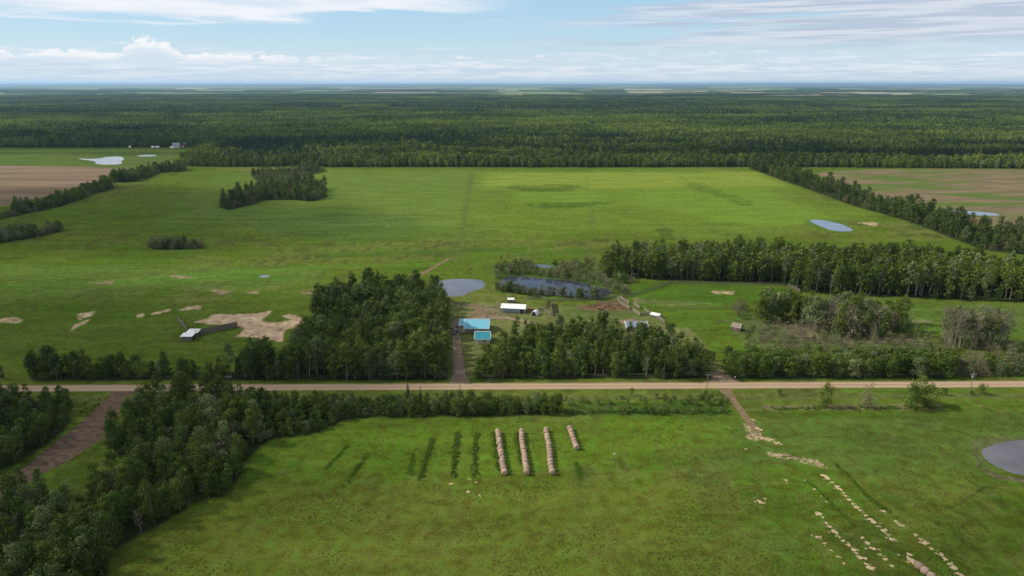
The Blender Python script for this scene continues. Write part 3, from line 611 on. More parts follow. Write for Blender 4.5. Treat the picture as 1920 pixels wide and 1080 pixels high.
# ---------------------------------------------------------------- plants
def leaf_quads(C, N, size, tint, r):
    """one quad per centre, facing N with jitter"""
    n = len(C); a = r.normal(size=(n, 3)); a -= N*(a*N).sum(1)[:, None]; a /= np.linalg.norm(a, axis=1)[:, None]+1e-9
    b = np.cross(N, a); s = (size*r.uniform(0.6, 1.25, n))[:, None]; w = s*r.uniform(0.55, 0.95, n)[:, None]
    V = np.stack([C-a*s*.5-b*w*.2, C+b*w*.5-a*s*.1, C+a*s*.5+b*w*.1, C-b*w*.5+a*s*.1], 1).reshape(-1, 3)
    F = np.arange(n*4).reshape(-1, 4); return V, F, np.repeat(tint, 4)
def crown_geo(seed, H, base, rad, n, size, nclump=26, shape='oval', lean=0.0):
    r = np.random.default_rng(seed); L = H-base
    # clump centres along an uneven envelope
    u = r.uniform(0.04, 0.97, nclump)
    prof = {'oval': lambda u: np.sin(np.pi*np.clip(u*0.92+0.08, 0, 1))**0.7, 'round': lambda u: np.sqrt(np.clip(1-(u*1.15-0.35)**2*1.1, 0.05, 1)),
            'column': lambda u: np.clip(1.05-u*0.75, .2, 1)*np.clip(u*6+0.4, 0, 1), 'umbrella': lambda u: np.sin(np.pi*np.clip(u*0.75+0.2, 0, 1))}[shape]
    ang = r.uniform(0, 2*np.pi, nclump); rr = rad*prof(u)*np.sqrt(r.uniform(0.08, 1, nclump))*0.82
    cc = np.stack([rr*np.cos(ang)+lean*u, rr*np.sin(ang), base+u*L], 1)
    cr = rad*r.uniform(0.26, 0.5, nclump); ct = r.uniform(0, 1, nclump)
    wts = cr**2; idx = r.choice(nclump, n, p=wts/wts.sum())
    d = r.normal(size=(n, 3)); d[:, 2] = d[:, 2]*0.9+0.25; d /= np.linalg.norm(d, axis=1)[:, None]
    rs = cr[idx]*r.uniform(0.55, 1.12, n); C = cc[idx]+d*rs[:, None]*np.array([1, 1, 0.95])
    k = int(n*0.12)                                            # stray leaves fray the outline
    C[:k] = cc[idx[:k]]+r.normal(size=(k, 3))*cr[idx[:k]][:, None]*0.8
    N = d+r.normal(size=(n, 3))*0.38; N /= np.linalg.norm(N, axis=1)[:, None]
    C[:, 2] = np.maximum(C[:, 2], 0.15)
    return leaf_quads(C, N, size, np.clip(ct[idx]*0.75+r.uniform(0, 0.3, n), 0, 1), r)
def trunk_mb(seed, H, base, rad, r0=0.16, limbs=7, sides=5, lean=0.0):
    r = random.Random(seed); mb = MB(); top = H*0.9
    pts = [(lean*(k/5)*0.8+r.uniform(-.12, .12)*(k > 0), r.uniform(-.12, .12)*(k > 0), top*k/5) for k in range(6)]
    mb.tube(pts, [r0*(1-0.85*k/5) for k in range(6)], sides)
    for i in range(limbs):
        z = base*0.9+(top-base)*(i+0.3)/limbs*0.85; a = r.uniform(0, 6.28); ln = rad*r.uniform(0.5, 0.85)
        k = z/top*5; x = lean*(k/5)*0.8
        mb.tube([(x, 0, z), (x+math.cos(a)*ln*.5, math.sin(a)*ln*.5, z+ln*.35), (x+math.cos(a)*ln, math.sin(a)*ln, z+ln*.9)], [r0*.4*(1-z/H)+.03, r0*.25, 0.015], 4)
    return mb
def spruce_geo(seed, H, rad, n, size):
    r = np.random.default_rng(seed); u = 1-np.sqrt(r.uniform(0.0, 1, n)); tier = np.round(u*14)/14+r.uniform(-.012, .012, n)
    tier = np.clip(tier, 0, 0.995); ang = r.uniform(0, 2*np.pi, n); q = r.uniform(0.25, 1.08, n)
    rr = rad*(1-tier)*q*(0.85+0.3*np.sin(ang*3+tier*40)); C = np.stack([rr*np.cos(ang), rr*np.sin(ang), 0.5+tier*(H-0.5)-rr*0.3], 1)
    N = np.stack([np.cos(ang)*.5, np.sin(ang)*.5, np.ones(n)*.9], 1)+r.normal(size=(n, 3))*0.3; N /= np.linalg.norm(N, axis=1)[:, None]
    C[:, 2] = np.maximum(C[:, 2], 0.1)
    return leaf_quads(C, N, size, r.uniform(0, 1, n), r)

# species: height of the model, builder of crown (V,F,tint), trunk, materials
SPEC = {
 'poplar': dict(H=12, base=1.1, rad=3.0, shape='oval', n=1750, size=0.46, nc=34, mats=['leaf', 'leaf_bush', 'leaf', 'leaf', 'leaf', 'leaf_silver', 'leaf', 'leaf_bush'], bark='bark', r0=.17),
 'thicket': dict(H=7, base=0.1, rad=2.5, shape='oval', n=1150, size=0.42, nc=30, mats=['leaf', 'leaf_bush', 'leaf', 'leaf_silver', 'leaf_bush'], bark='bark_dark', r0=.09),
 'aspen': dict(H=14, base=6.0, rad=2.3, shape='umbrella', n=900, size=0.46, nc=22, mats=['leaf', 'leaf', 'leaf_silver', 'leaf'], bark='bark', r0=.16),
 'shrub': dict(H=3.6, base=0.2, rad=1.9, shape='round', n=520, size=0.34, nc=18, mats=['leaf_bush', 'leaf_bush', 'leaf', 'leaf_silver'], bark='bark_dark', r0=.06),
 'willow': dict(H=5.0, base=0.5, rad=2.7, shape='round', n=620, size=0.34, nc=26, mats=['leaf_grey', 'leaf_grey', 'leaf_silver'], bark='bark_dark', r0=.07),
}
NVAR = {'thicket': 6, 'poplar': 8, 'aspen': 4, 'shrub': 5, 'willow': 4, 'bare': 4, 'spruce': 3}
def bare_mb(seed, H=9.0):
    r = random.Random(seed); mb = MB()
    pts = [(r.uniform(-.15, .15)*k, r.uniform(-.15, .15)*k, H*k/5) for k in range(6)]
    mb.tube(pts, [.12*(1-.88*k/5) for k in range(6)], 5)
    for i in range(13):
        k = r.uniform(1.6, 4.8); z = H*k/5; a = r.uniform(0, 6.28); ln = r.uniform(.8, 1.9)*(1.2-k/6)
        b = Vector(pts[int(k)]).lerp(Vector(pts[min(5, int(k)+1)]), k-int(k)); e = b+Vector((math.cos(a)*ln, math.sin(a)*ln, ln*1.1))
        mb.tube([b, (b+e)/2+Vector((0, 0, -.1)), e], [.045, .035, .014], 3)
        for j in range(3):
            a2 = a+r.uniform(-1, 1); f = b.lerp(e, r.uniform(.4, 1)); mb.tube([f, f+Vector((math.cos(a2)*.5, math.sin(a2)*.5, .6))], [.025, .01], 3)
    return mb
def tint_mesh(name, V, F, tn, mat): return np_mesh(name, V, F, [mat], None, {'tint': ('POINT', 'FLOAT', tn)})
def model(kind, v, lod):
    """returns (crown mesh, trunk mesh); lod 0 near, 1 middle, 2 far"""
    sd = {'thicket': 150, 'poplar': 100, 'aspen': 200, 'shrub': 300, 'willow': 400, 'bare': 500, 'spruce': 600}[kind]+v*7
    if kind == 'spruce':
        n, s = ((1100, .6), (420, .95), (130, 1.6))[lod]
        V, F, tn = spruce_geo(sd, 13, 2.1+0.2*v, n, s); mb = MB(); mb.tube([(0, 0, 0), (0, 0, 12.5)], [.17, .02], 5)
        return tint_mesh('crown', V, F, tn, M['needles']), mb.mesh('trunk', M['bark_dark'])
    if kind == 'bare':
        mb = bare_mb(sd); r = np.random.default_rng(sd); n = (200, 110, 40)[lod]; s = (.26, .36, .7)[lod]
        C = np.stack([r.normal(0, .8, n), r.normal(0, .8, n), r.uniform(3, 9, n)], 1); N = r.normal(size=(n, 3)); N /= np.linalg.norm(N, axis=1)[:, None]
        V, F, tn = leaf_quads(C, N, s, r.uniform(0, 1, n), r)
        return tint_mesh('crown', V, F, tn, M['leaf_grey']), mb.mesh('trunk', M['bark'])
    sp = SPEC[kind]; fn, fs = ((1, 1), (.42, 1.5), (.11, 2.7))[lod]; r = random.Random(sd)
    H = sp['H']; rad = sp['rad']*r.uniform(.85, 1.15); base = sp['base']*r.uniform(.7, 1.3); lean = r.uniform(-.5, .5)*(H/12)
    mat = sp['mats'][v % len(sp['mats'])]
    if lod == 2 and kind == 'poplar': mat = ('aspen_far', 'leaf', 'aspen_far', 'leaf_silver')[v % 4]
    V, F, tn = crown_geo(sd, H, base, rad, int(sp['n']*fn), sp['size']*fs, sp['nc'], sp['shape'], lean)
    tm = trunk_mb(sd, H, base, rad, sp['r0'], 7 if lod == 0 else 4, 5 if lod == 0 else 4, lean)
    return tint_mesh('crown', V, F, tn, M[mat]), tm.mesh('trunk', M[sp['bark']])
MODH = {'poplar': 12, 'thicket': 7, 'aspen': 14, 'shrub': 3.6, 'willow': 5.0, 'bare': 9.6, 'spruce': 13}

# joined variants for the massed trees, kept out of the scene in their own collections
def join_meshes(name, a, b):
    VA = np.empty(len(a.vertices)*3, np.float32); a.vertices.foreach_get('co', VA); VB = np.empty(len(b.vertices)*3, np.float32); b.vertices.foreach_get('co', VB)
    VA = VA.reshape(-1, 3); VB = VB.reshape(-1, 3)
    fa = [tuple(p.vertices) for p in a.polygons]; fb = [tuple(i+len(VA) for i in p.vertices) for p in b.polygons]
    me = bpy.data.meshes.new(name); me.from_pydata(np.concatenate([VA, VB]).tolist(), [], fa+fb); me.update()
    me.materials.append(a.materials[0]); me.materials.append(b.materials[0])
    me.polygons.foreach_set('material_index', [0]*len(fa)+[1]*len(fb))
    ta = np.zeros(len(VA), np.float32); a.attributes['tint'].data.foreach_get('value', ta)
    at_ = me.attributes.new('tint', 'FLOAT', 'POINT'); at_.data.foreach_set('value', np.concatenate([ta, np.full(len(VB), .5, np.float32)]))
    return me
LIB = {}
def lib(kind, lod):
    if (kind, lod) not in LIB:
        c = bpy.data.collections.new('%s_models_%d' % (kind, lod)); 
        for v in range(NVAR[kind]):
            cr, tr = model(kind, v, lod); o = bpy.data.objects.new('%s_model_%d_%02d' % (kind, lod, v), join_meshes('m', cr, tr)); c.objects.link(o)
        LIB[(kind, lod)] = c
    return LIB[(kind, lod)]
def instancer(name, coll, pts, idx, scl, rot):
    """ONE object of massed plants: a point per plant, each showing one model of the collection"""
    n = len(pts); me = bpy.data.meshes.new(name); me.vertices.add(n); me.vertices.foreach_set('co', np.asarray(pts, np.float32).ravel())
    a = me.attributes.new('idx', 'INT', 'POINT'); a.data.foreach_set('value', np.asarray(idx, np.int32))
    a = me.attributes.new('scl', 'FLOAT_VECTOR', 'POINT'); a.data.foreach_set('vector', np.asarray(scl, np.float32).ravel())
    a = me.attributes.new('rot', 'FLOAT_VECTOR', 'POINT'); a.data.foreach_set('vector', np.asarray(rot, np.float32).ravel())
    o = bpy.data.objects.new(name, me); COL.objects.link(o)
    g = bpy.data.node_groups.new(name, 'GeometryNodeTree')
    g.interface.new_socket('Geometry', in_out='INPUT', socket_type='NodeSocketGeometry'); g.interface.new_socket('Geometry', in_out='OUTPUT', socket_type='NodeSocketGeometry')
    N = g.nodes; L = g.links; gi = N.new('NodeGroupInput'); go = N.new('NodeGroupOutput'); ip = N.new('GeometryNodeInstanceOnPoints')
    ci = N.new('GeometryNodeCollectionInfo'); ci.inputs[0].default_value = coll; ci.inputs[1].default_value = True; ci.inputs[2].default_value = True
    def at_(nm, typ): q = N.new('GeometryNodeInputNamedAttribute'); q.data_type = typ; q.inputs[0].default_value = nm; return q.outputs[0]
    L.new(gi.outputs[0], ip.inputs['Points']); L.new(ci.outputs[0], ip.inputs['Instance']); ip.inputs['Pick Instance'].default_value = True
    L.new(at_('idx', 'INT'), ip.inputs['Instance Index']); L.new(at_('scl', 'FLOAT_VECTOR'), ip.inputs['Scale'])
    L.new(at_('rot', 'FLOAT_VECTOR'), ip.inputs['Rotation']); L.new(ip.outputs[0], go.inputs[0])
    md = o.modifiers.new('plants', 'NODES'); md.node_group = g
    return o

def scatter(poly, s, seed, jit=0.42):
    r = np.random.default_rng(seed); xs = [p[0] for p in poly]; ys = [p[1] for p in poly]
    gx, gy = np.meshgrid(np.arange(min(xs), max(xs)+s, s), np.arange(min(ys), max(ys)+s, s*0.87)); gx[1::2] += s/2
    x = gx.ravel()+r.uniform(-jit, jit, gx.size)*s; y = gy.ravel()+r.uniform(-jit, jit, gx.size)*s
    k = inside(x, y, poly); return x[k], y[k]
TREES = []       # kind, x, y, height, width factor, label, group
def plant(kind, x, y, h, wf=1.0, label=None, group=None): TREES.append((kind, float(x), float(y), float(h), float(wf), label, group))
def fill(poly, s, mix, hr, seed, label, group, thin=0):
    """mix: {kind: share}; hr: {kind:(lo,hi)}"""
    r = random.Random(seed); xs, ys = scatter(poly, s, seed)
    if thin: kk = fbm(xs, ys, 20, seed+9, 3) > thin; xs = xs[kk]; ys = ys[kk]
    hn = fbm(xs, ys, 16, seed+3)
    ks = list(mix); ws = list(mix.values())
    for x, y, n in zip(xs, ys, hn):
        k = r.choices(ks, ws)[0]; lo, hi = hr[k]; h = lo+(hi-lo)*min(1, max(0, (n-0.25)*1.6+r.uniform(-.42, .36)))
        plant(k, x, y, h, r.uniform(.85, 1.2), label[k] if isinstance(label, dict) else label, group[k] if isinstance(group, dict) else group)
NM = {'thicket': ('tall leafy bush', 'tall bushes'), 'poplar': ('poplar tree', 'poplars'), 'aspen': ('bare-stemmed aspen tree', 'aspens'), 'shrub': ('leafy green bush', 'bushes'), 'willow': ('greyish willow bush', 'willow bushes'), 'bare': ('half-dead thin grey tree', 'half-dead trees'), 'spruce': ('dark pointed spruce', 'spruces')}
def LG(where, looks=None):
    looks = looks or {}
    return ({k: (looks.get(k, a)+' '+where) for k, (a, b) in NM.items()}, {k: b+' '+where for k, (a, b) in NM.items()})
def grove(name, s, mix, hr, seed, where, looks=None, thin=0):
    l, g = LG(where, looks); fill(GROVES[name], s, mix, hr, seed, l, g, thin)
HR = {'thicket': (4, 8), 'poplar': (9, 12), 'aspen': (12, 16), 'shrub': (1.8, 4), 'willow': (3, 5.5), 'bare': (7, 10), 'spruce': (7, 13)}
def H_(**k): d = dict(HR); d.update(k); return d
grove('grove_h', 4.1, {'poplar': .66, 'thicket': .16, 'willow': .11, 'bare': .07}, H_(poplar=(7.5, 13), thicket=(5, 9), willow=(4, 7)), 11, 'in the thick grove east of the dark side road')
grove('grove_bl', 4.1, {'poplar': .62, 'thicket': .2, 'willow': .08, 'bare': .10}, H_(poplar=(7, 11.5), thicket=(4, 8)), 12, 'in the corner grove at the lower left')
grove('grove_l', 4.2, {'poplar': .7, 'thicket': .3}, H_(poplar=(7, 10.5)), 13, 'in the grove west of the dark side road')
grove('belt_h2', 3.1, {'thicket': .85, 'poplar': .1, 'willow': .05}, H_(poplar=(5, 8), thicket=(3, 6.5)), 14, 'in the low belt along the south side of the road')
grove('grove_a', 4.4, {'poplar': .84, 'aspen': .10, 'bare': .06}, H_(poplar=(10, 18), aspen=(14, 19)), 15, 'in the tall grove west of the driveway')
grove('belt_b', 3.9, {'poplar': .42, 'thicket': .58}, H_(poplar=(8, 14), thicket=(4, 11)), 16, 'in the roadside belt below the straw ground')
grove('grove_c', 3.9, {'poplar': .70, 'thicket': .16, 'aspen': .06, 'spruce': .04, 'bare': .04}, H_(poplar=(7.5, 13.5), spruce=(7, 9)), 17, 'in the grove between farmhouse and road')
grove('hedge_d', 3.1, {'thicket': .9, 'poplar': .1}, H_(poplar=(8, 10), thicket=(6.5, 9.5)), 18, 'in the dense shelterbelt right of the pasture track')
grove('wood_e', 5.0, {'poplar': .42, 'aspen': .46, 'bare': .07, 'thicket': .05}, H_(poplar=(12, 20), aspen=(15, 21), bare=(12, 17)), 19, 'in the wood right of the ponds')
grove('bluff_j', 6.0, {'poplar': .6, 'willow': .25, 'thicket': .15}, H_(poplar=(7, 16), willow=(5, 9), thicket=(4, 8)), 20, 'in the oval bluff inside the big pasture', None, 0.36)
grove('bluff_j2', 7.5, {'poplar': .5, 'willow': .5}, H_(poplar=(5, 12), willow=(4, 8)), 21, 'in the bluff at the pasture corner', None, 0.5)
grove('bluff_k', 3.6, {'willow': .8, 'poplar': .2}, H_(willow=(4, 6.5), poplar=(5, 8)), 22, 'in the small lone clump in the left pasture')
grove('bluff_l', 4.6, {'willow': .45, 'poplar': .55}, H_(willow=(5, 8), poplar=(6, 12)), 23, 'in the clump at the left edge of the pasture', None, 0.36)
grove('belt_m', 5.0, {'poplar': .6, 'thicket': .25, 'willow': .15}, H_(poplar=(6, 14), thicket=(4, 8), willow=(4, 7)), 24, 'in the belt between pasture and ploughed field', None, 0.36)
grove('belt_m2', 5.5, {'poplar': .9, 'willow': .1}, H_(poplar=(9, 15), willow=(5, 8)), 25, 'at the end of the ploughed field')
grove('belt_m3', 6.0, {'poplar': .8, 'willow': .2}, H_(poplar=(9, 17), willow=(5, 8)), 26, 'at the pasture corner below the white slough')
grove('belt_n', 6.2, {'poplar': .7, 'willow': .14, 'thicket': .16}, H_(poplar=(8, 18), willow=(5, 9), thicket=(4, 9)), 27, 'in the shelterbelt beside the fallow field', None, 0.36)
# scattered brush, right middle
def patch(px, s, mix, hr, seed, where, looks=None):
    l, g = LG(where, looks); fill(P(*px), s, mix, hr, seed, l, g)
patch(((1415,598),(1420,592),(1500,594),(1520,602),(1500,608),(1425,606)), 3.6, {'poplar': .55, 'aspen': .45}, H_(poplar=(11, 15), aspen=(13, 16)), 31, 'in the thin stand behind the log cabin')
patch(((1500,612),(1510,600),(1560,600),(1690,606),(1698,628),(1640,634),(1560,632)), 4.1, {'poplar': .32, 'willow': .30, 'bare': .38}, H_(poplar=(12, 17), willow=(7, 12), bare=(12, 18)), 32, 'in the greyish stand right of the log cabin', {'poplar': 'grey-green poplar tree'})
patch(((1762,648),(1765,632),(1885,640),(1890,655),(1840,656),(1770,652)), 2.7, {'bare': .85, 'aspen': .15}, H_(bare=(14, 20), aspen=(14, 17)), 33, 'in the leafless stand at the right edge')
patch(((1395,640),(1400,612),(1480,606),(1600,628),(1760,640),(1920,652),(2100,660),(2100,700),(1790,706),(1780,676),(1560,668),(1400,652)), 5.2, {'willow': .58, 'shrub': .27, 'bare': .15}, H_(willow=(2.5, 6), shrub=(1.5, 3.5), bare=(5, 11)), 34, 'in the rough brush around the fallen timber')
patch(((1785,708),(1785,688),(1920,685),(2200,690),(2200,716)), 3.0, {'willow': .5, 'thicket': .5}, H_(willow=(4, 7.5), thicket=(4.5, 8.5)), 35, 'in the loose hedge at the far right roadside')
patch(((1370,585),(1385,570),(1400,578),(1395,600)), 4.0, {'willow': 1}, H_(willow=(3, 5)), 36, 'beside the rail fence above the log cabin')
# pond shores
patch(((925,503),(960,492),(1000,494),(1000,505),(1090,515),(1150,530),(1180,545),(1155,556),(1146,542),(1110,532),(1050,522),(990,516),(940,516),(930,530)), 3.3, {'willow': .35, 'shrub': .65}, H_(willow=(3.5, 6.5), shrub=(2.2, 5)), 37, 'on the far bank of the pond')
patch(((930,540),(960,544),(1010,551),(1070,555),(1120,559),(1118,562),(1060,559),(1000,556),(935,548)), 2.9, {'thicket': .65, 'willow': .35}, H_(thicket=(3.5, 7), willow=(4, 7)), 38, 'on the near bank of the pond')
patch(((1030,500),(1110,492),(1140,500),(1150,520),(1190,528),(1180,536),(1110,520),(1050,512)), 5.0, {'shrub': .5, 'willow': .5}, H_(shrub=(3, 6), willow=(4, 7)), 39, 'between the pond and the wood')
# ditch plants south of the road
patch(((1050,770),(1370,770),(1368,777),(1050,779)), 1.9, {'shrub': 1}, H_(shrub=(1.2, 2.6)), 40, 'in the low ditch growth south of the road')
patch(((880,746),(1300,745),(1372,748),(1360,762),(880,760)), 2.8, {'shrub': 1}, H_(shrub=(0.7, 2.4)), 41, 'on the grassy verge south of the road')
patch(((480,748),(860,743),(860,757),(560,760)), 3.6, {'shrub': 1}, H_(shrub=(1.5, 3.4)), 42, 'on the brushy verge left of the driveway pole')
patch(((150,760),(190,750),(200,752),(150,790)), 3.0, {'shrub': 1}, H_(shrub=(0.5, 1.3)), 43, 'on the grass corner beside the road junction')
# single plants (base pixel, height)
def one(kind, px, py, h, wf, label): p = at(px, py); plant(kind, p.x, p.y, h, wf, label, None)
one('thicket', 1548, 763, 9.4, .78, 'slim round-topped roadside tree, leftmost of the lone trees south of the road')
one('willow', 1624, 763, 8.8, .75, 'thin pale half-leafless roadside tree, second of the lone trees south of the road')
one('thicket', 1708, 766, 10.2, .8, 'dense dark roadside tree standing left in the clump of lone trees')
one('poplar', 1724, 757, 11.0, .95, 'taller light green tree at the back of the lone roadside clump')
one('thicket', 1742, 764, 9.0, 1.15, 'broad dark roadside tree, right one of the lone clump')
one('shrub', 1770, 741, 2.8, 1.0, 'small bush on the verge right of the lone roadside clump')
one('shrub', 1841, 739, 4.2, .9, 'leafy bush on the verge just right of the far right power pole')
one('shrub', 1822, 741, 2.0, 1.0, 'small dark bush at the foot of the far right power pole')
one('shrub', 1462, 741, 2.4, .8, 'small dark bush on the verge right of the straw-strewn track')
one('shrub', 1322, 741, 1.8, 1.0, 'small bush at the foot of the power pole by the pasture gate')
one('shrub', 1346, 741, 1.6, 1.2, 'low bush on the verge beside the track crossing the road')
one('shrub', 1184, 742, 3.0, .8, 'lone bush poking above the verge below the grove')
one('spruce', 766, 757, 10.0, .8, 'taller pointed spruce, left one of the pair south of the road')
one('spruce', 789, 758, 8.0, .8, 'shorter pointed spruce, right one of the pair south of the road')
one('spruce', 347, 462, 11.0, 1.0, 'dark conical tree rising from the small lone clump')
one('poplar', 100, 711, 13.5, 1.35, 'broad silvery tree standing at the left end of the roadside belt')
one('poplar', 940, 488, 3.5, 1.0, 'single small dark tree above the pond in the pasture')
one('poplar', -6, 425, 9, 1.0, 'dark tree cut by the left edge of the picture')
one('poplar', 4, 712, 6.5, 1.0, 'small roadside tree at the left edge of the picture')
one('willow', 1172, 551, 5.0, .9, 'olive round bush right of the pond by the corral fence')
one('willow', 1148, 549, 4.6, .9, 'dense round bush at the right tip of the pond')
one('shrub', 985, 610, 3, 1.0, 'bush beside the white pipe frame in the yard')
one('shrub', 1470, 768, 1.2, 1.5, 'pale flowering low bush at the end of the ditch')
one('shrub', 928, 706, 2.6, 1.1, 'brownish bush at the corner of the grove by the driveway')
one('bare', 1380, 590, 8, 1.0, 'grey leafless tree left above the log cabin')
one('bare', 1410, 618, 9, 1.0, 'grey leafless tree just right of the log cabin')
for i, (px, py, h) in enumerate(((1702,628,13),(1714,632,9),(1735,622,7))):
    p = at(px, py); plant('bare', p.x, p.y, h, .8, 'thin bare snag in the grass left of the leafless stand', 'snags left of the leafless stand')

# trees keep clear of roads, ponds and roofs
KEEP = [P((842,719),(851,700),(849,630),(846,612),(850,600),(1010,592),(1010,608),(925,608),(925,648),(885,650),(872,660),(882,719))]
rd_clear = 6.5
WATER = []
def okay(x, y):
    if abs(y-road_y(x)) < rd_clear: return False
    return not any(inside(np.array([x]), np.array([y]), k)[0] for k in KEEP)
TREES = [t for t in TREES if okay(t[1], t[2])]
def inview(x, y, h):
    c = math.cos(PITCH); s_ = math.sin(PITCH); d = y*c+(CAM_H-0)*s_; 
    if d <= 1: return False
    px = 960+FPX*x/d; zt = -(CAM_H)*c+y*s_; py = 540-FPX*zt/d; zt2 = (h-CAM_H)*c+y*s_; d2 = y*c+(CAM_H-h)*s_; py2 = 540-FPX*zt2/max(d2, 1)
    return -60 < px < 1980 and py2 < 1100 and py > 0
TNAME = {'thicket': ('tall_bush', 'bush'), 'poplar': ('poplar_tree', 'tree'), 'aspen': ('aspen_tree', 'tree'), 'shrub': ('bush', 'bush'), 'willow': ('willow_bush', 'bush'), 'bare': ('dead_tree', 'dead tree'), 'spruce': ('spruce_tree', 'tree')}
def plant_all():
    r = random.Random(5); protos = {}
    for kind in MODH:
        ts = [t for t in TREES if t[0] == kind]
        def size(t): return (t[3]/math.hypot(t[2], t[1], CAM_H)) if inview(t[1], t[2], t[3]) else 0
        def prio(t): return 9 if (t[6] is None) else size(t)
        ts.sort(key=prio, reverse=True)
        near = [t for t in ts if prio(t) > 0][:300]; rest = ts[len(near):]
        vs = []
        for t in near:
            v = r.randrange(NVAR[kind]); k, x, y, h, wf, lab, grp = t; lod = 0 if y < 330 else 1
            if (kind, v, lod) not in protos: protos[(kind, v, lod)] = model(kind, v, lod)
            cr, tr = protos[(kind, v, lod)]
            e = empty(TNAME[kind][0], (x, y, 0), r.uniform(0, 6.28), lab, TNAME[kind][1], grp)
            s = h/MODH[kind]; e.scale = (s*wf, s*wf, s)
            for nm, me in (('crown', cr), ('trunk', tr)):
                o = bpy.data.objects.new(nm, me); COL.objects.link(o); o.parent = e
        if rest:
            n = len(rest); pts = [(t[1], t[2], 0) for t in rest]; sc = [(t[3]/MODH[kind]*t[4], t[3]/MODH[kind]*t[4], t[3]/MODH[kind]) for t in rest]
            idx = [r.randrange(NVAR[kind]) for _ in rest]; rot = [(0, 0, r.uniform(0, 6.28)) for _ in rest]
            o = instancer({'thicket': 'bush_belt', 'poplar': 'poplar_grove', 'aspen': 'aspen_grove', 'shrub': 'brush', 'willow': 'willow_brush', 'bare': 'dead_trees', 'spruce': 'spruces'}[kind], lib(kind, 1), pts, idx, sc, rot)
            tag(o, {'thicket': 'massed tall bushes of the hedges and belts farther off', 'poplar': 'massed green poplars filling the groves and belts farther off', 'aspen': 'massed tall aspens of the wood on the right', 'shrub': 'massed low bushes farther off', 'willow': 'massed grey willow brush farther off', 'bare': 'massed dead trees farther off', 'spruce': 'massed dark spruces farther off'}[kind],
                {'shrub': 'bushes', 'willow': 'bushes', 'thicket': 'bushes'}.get(kind, 'trees'), None, 'stuff')
        print('PLANTS', kind, len(near), len(rest))
plant_all()

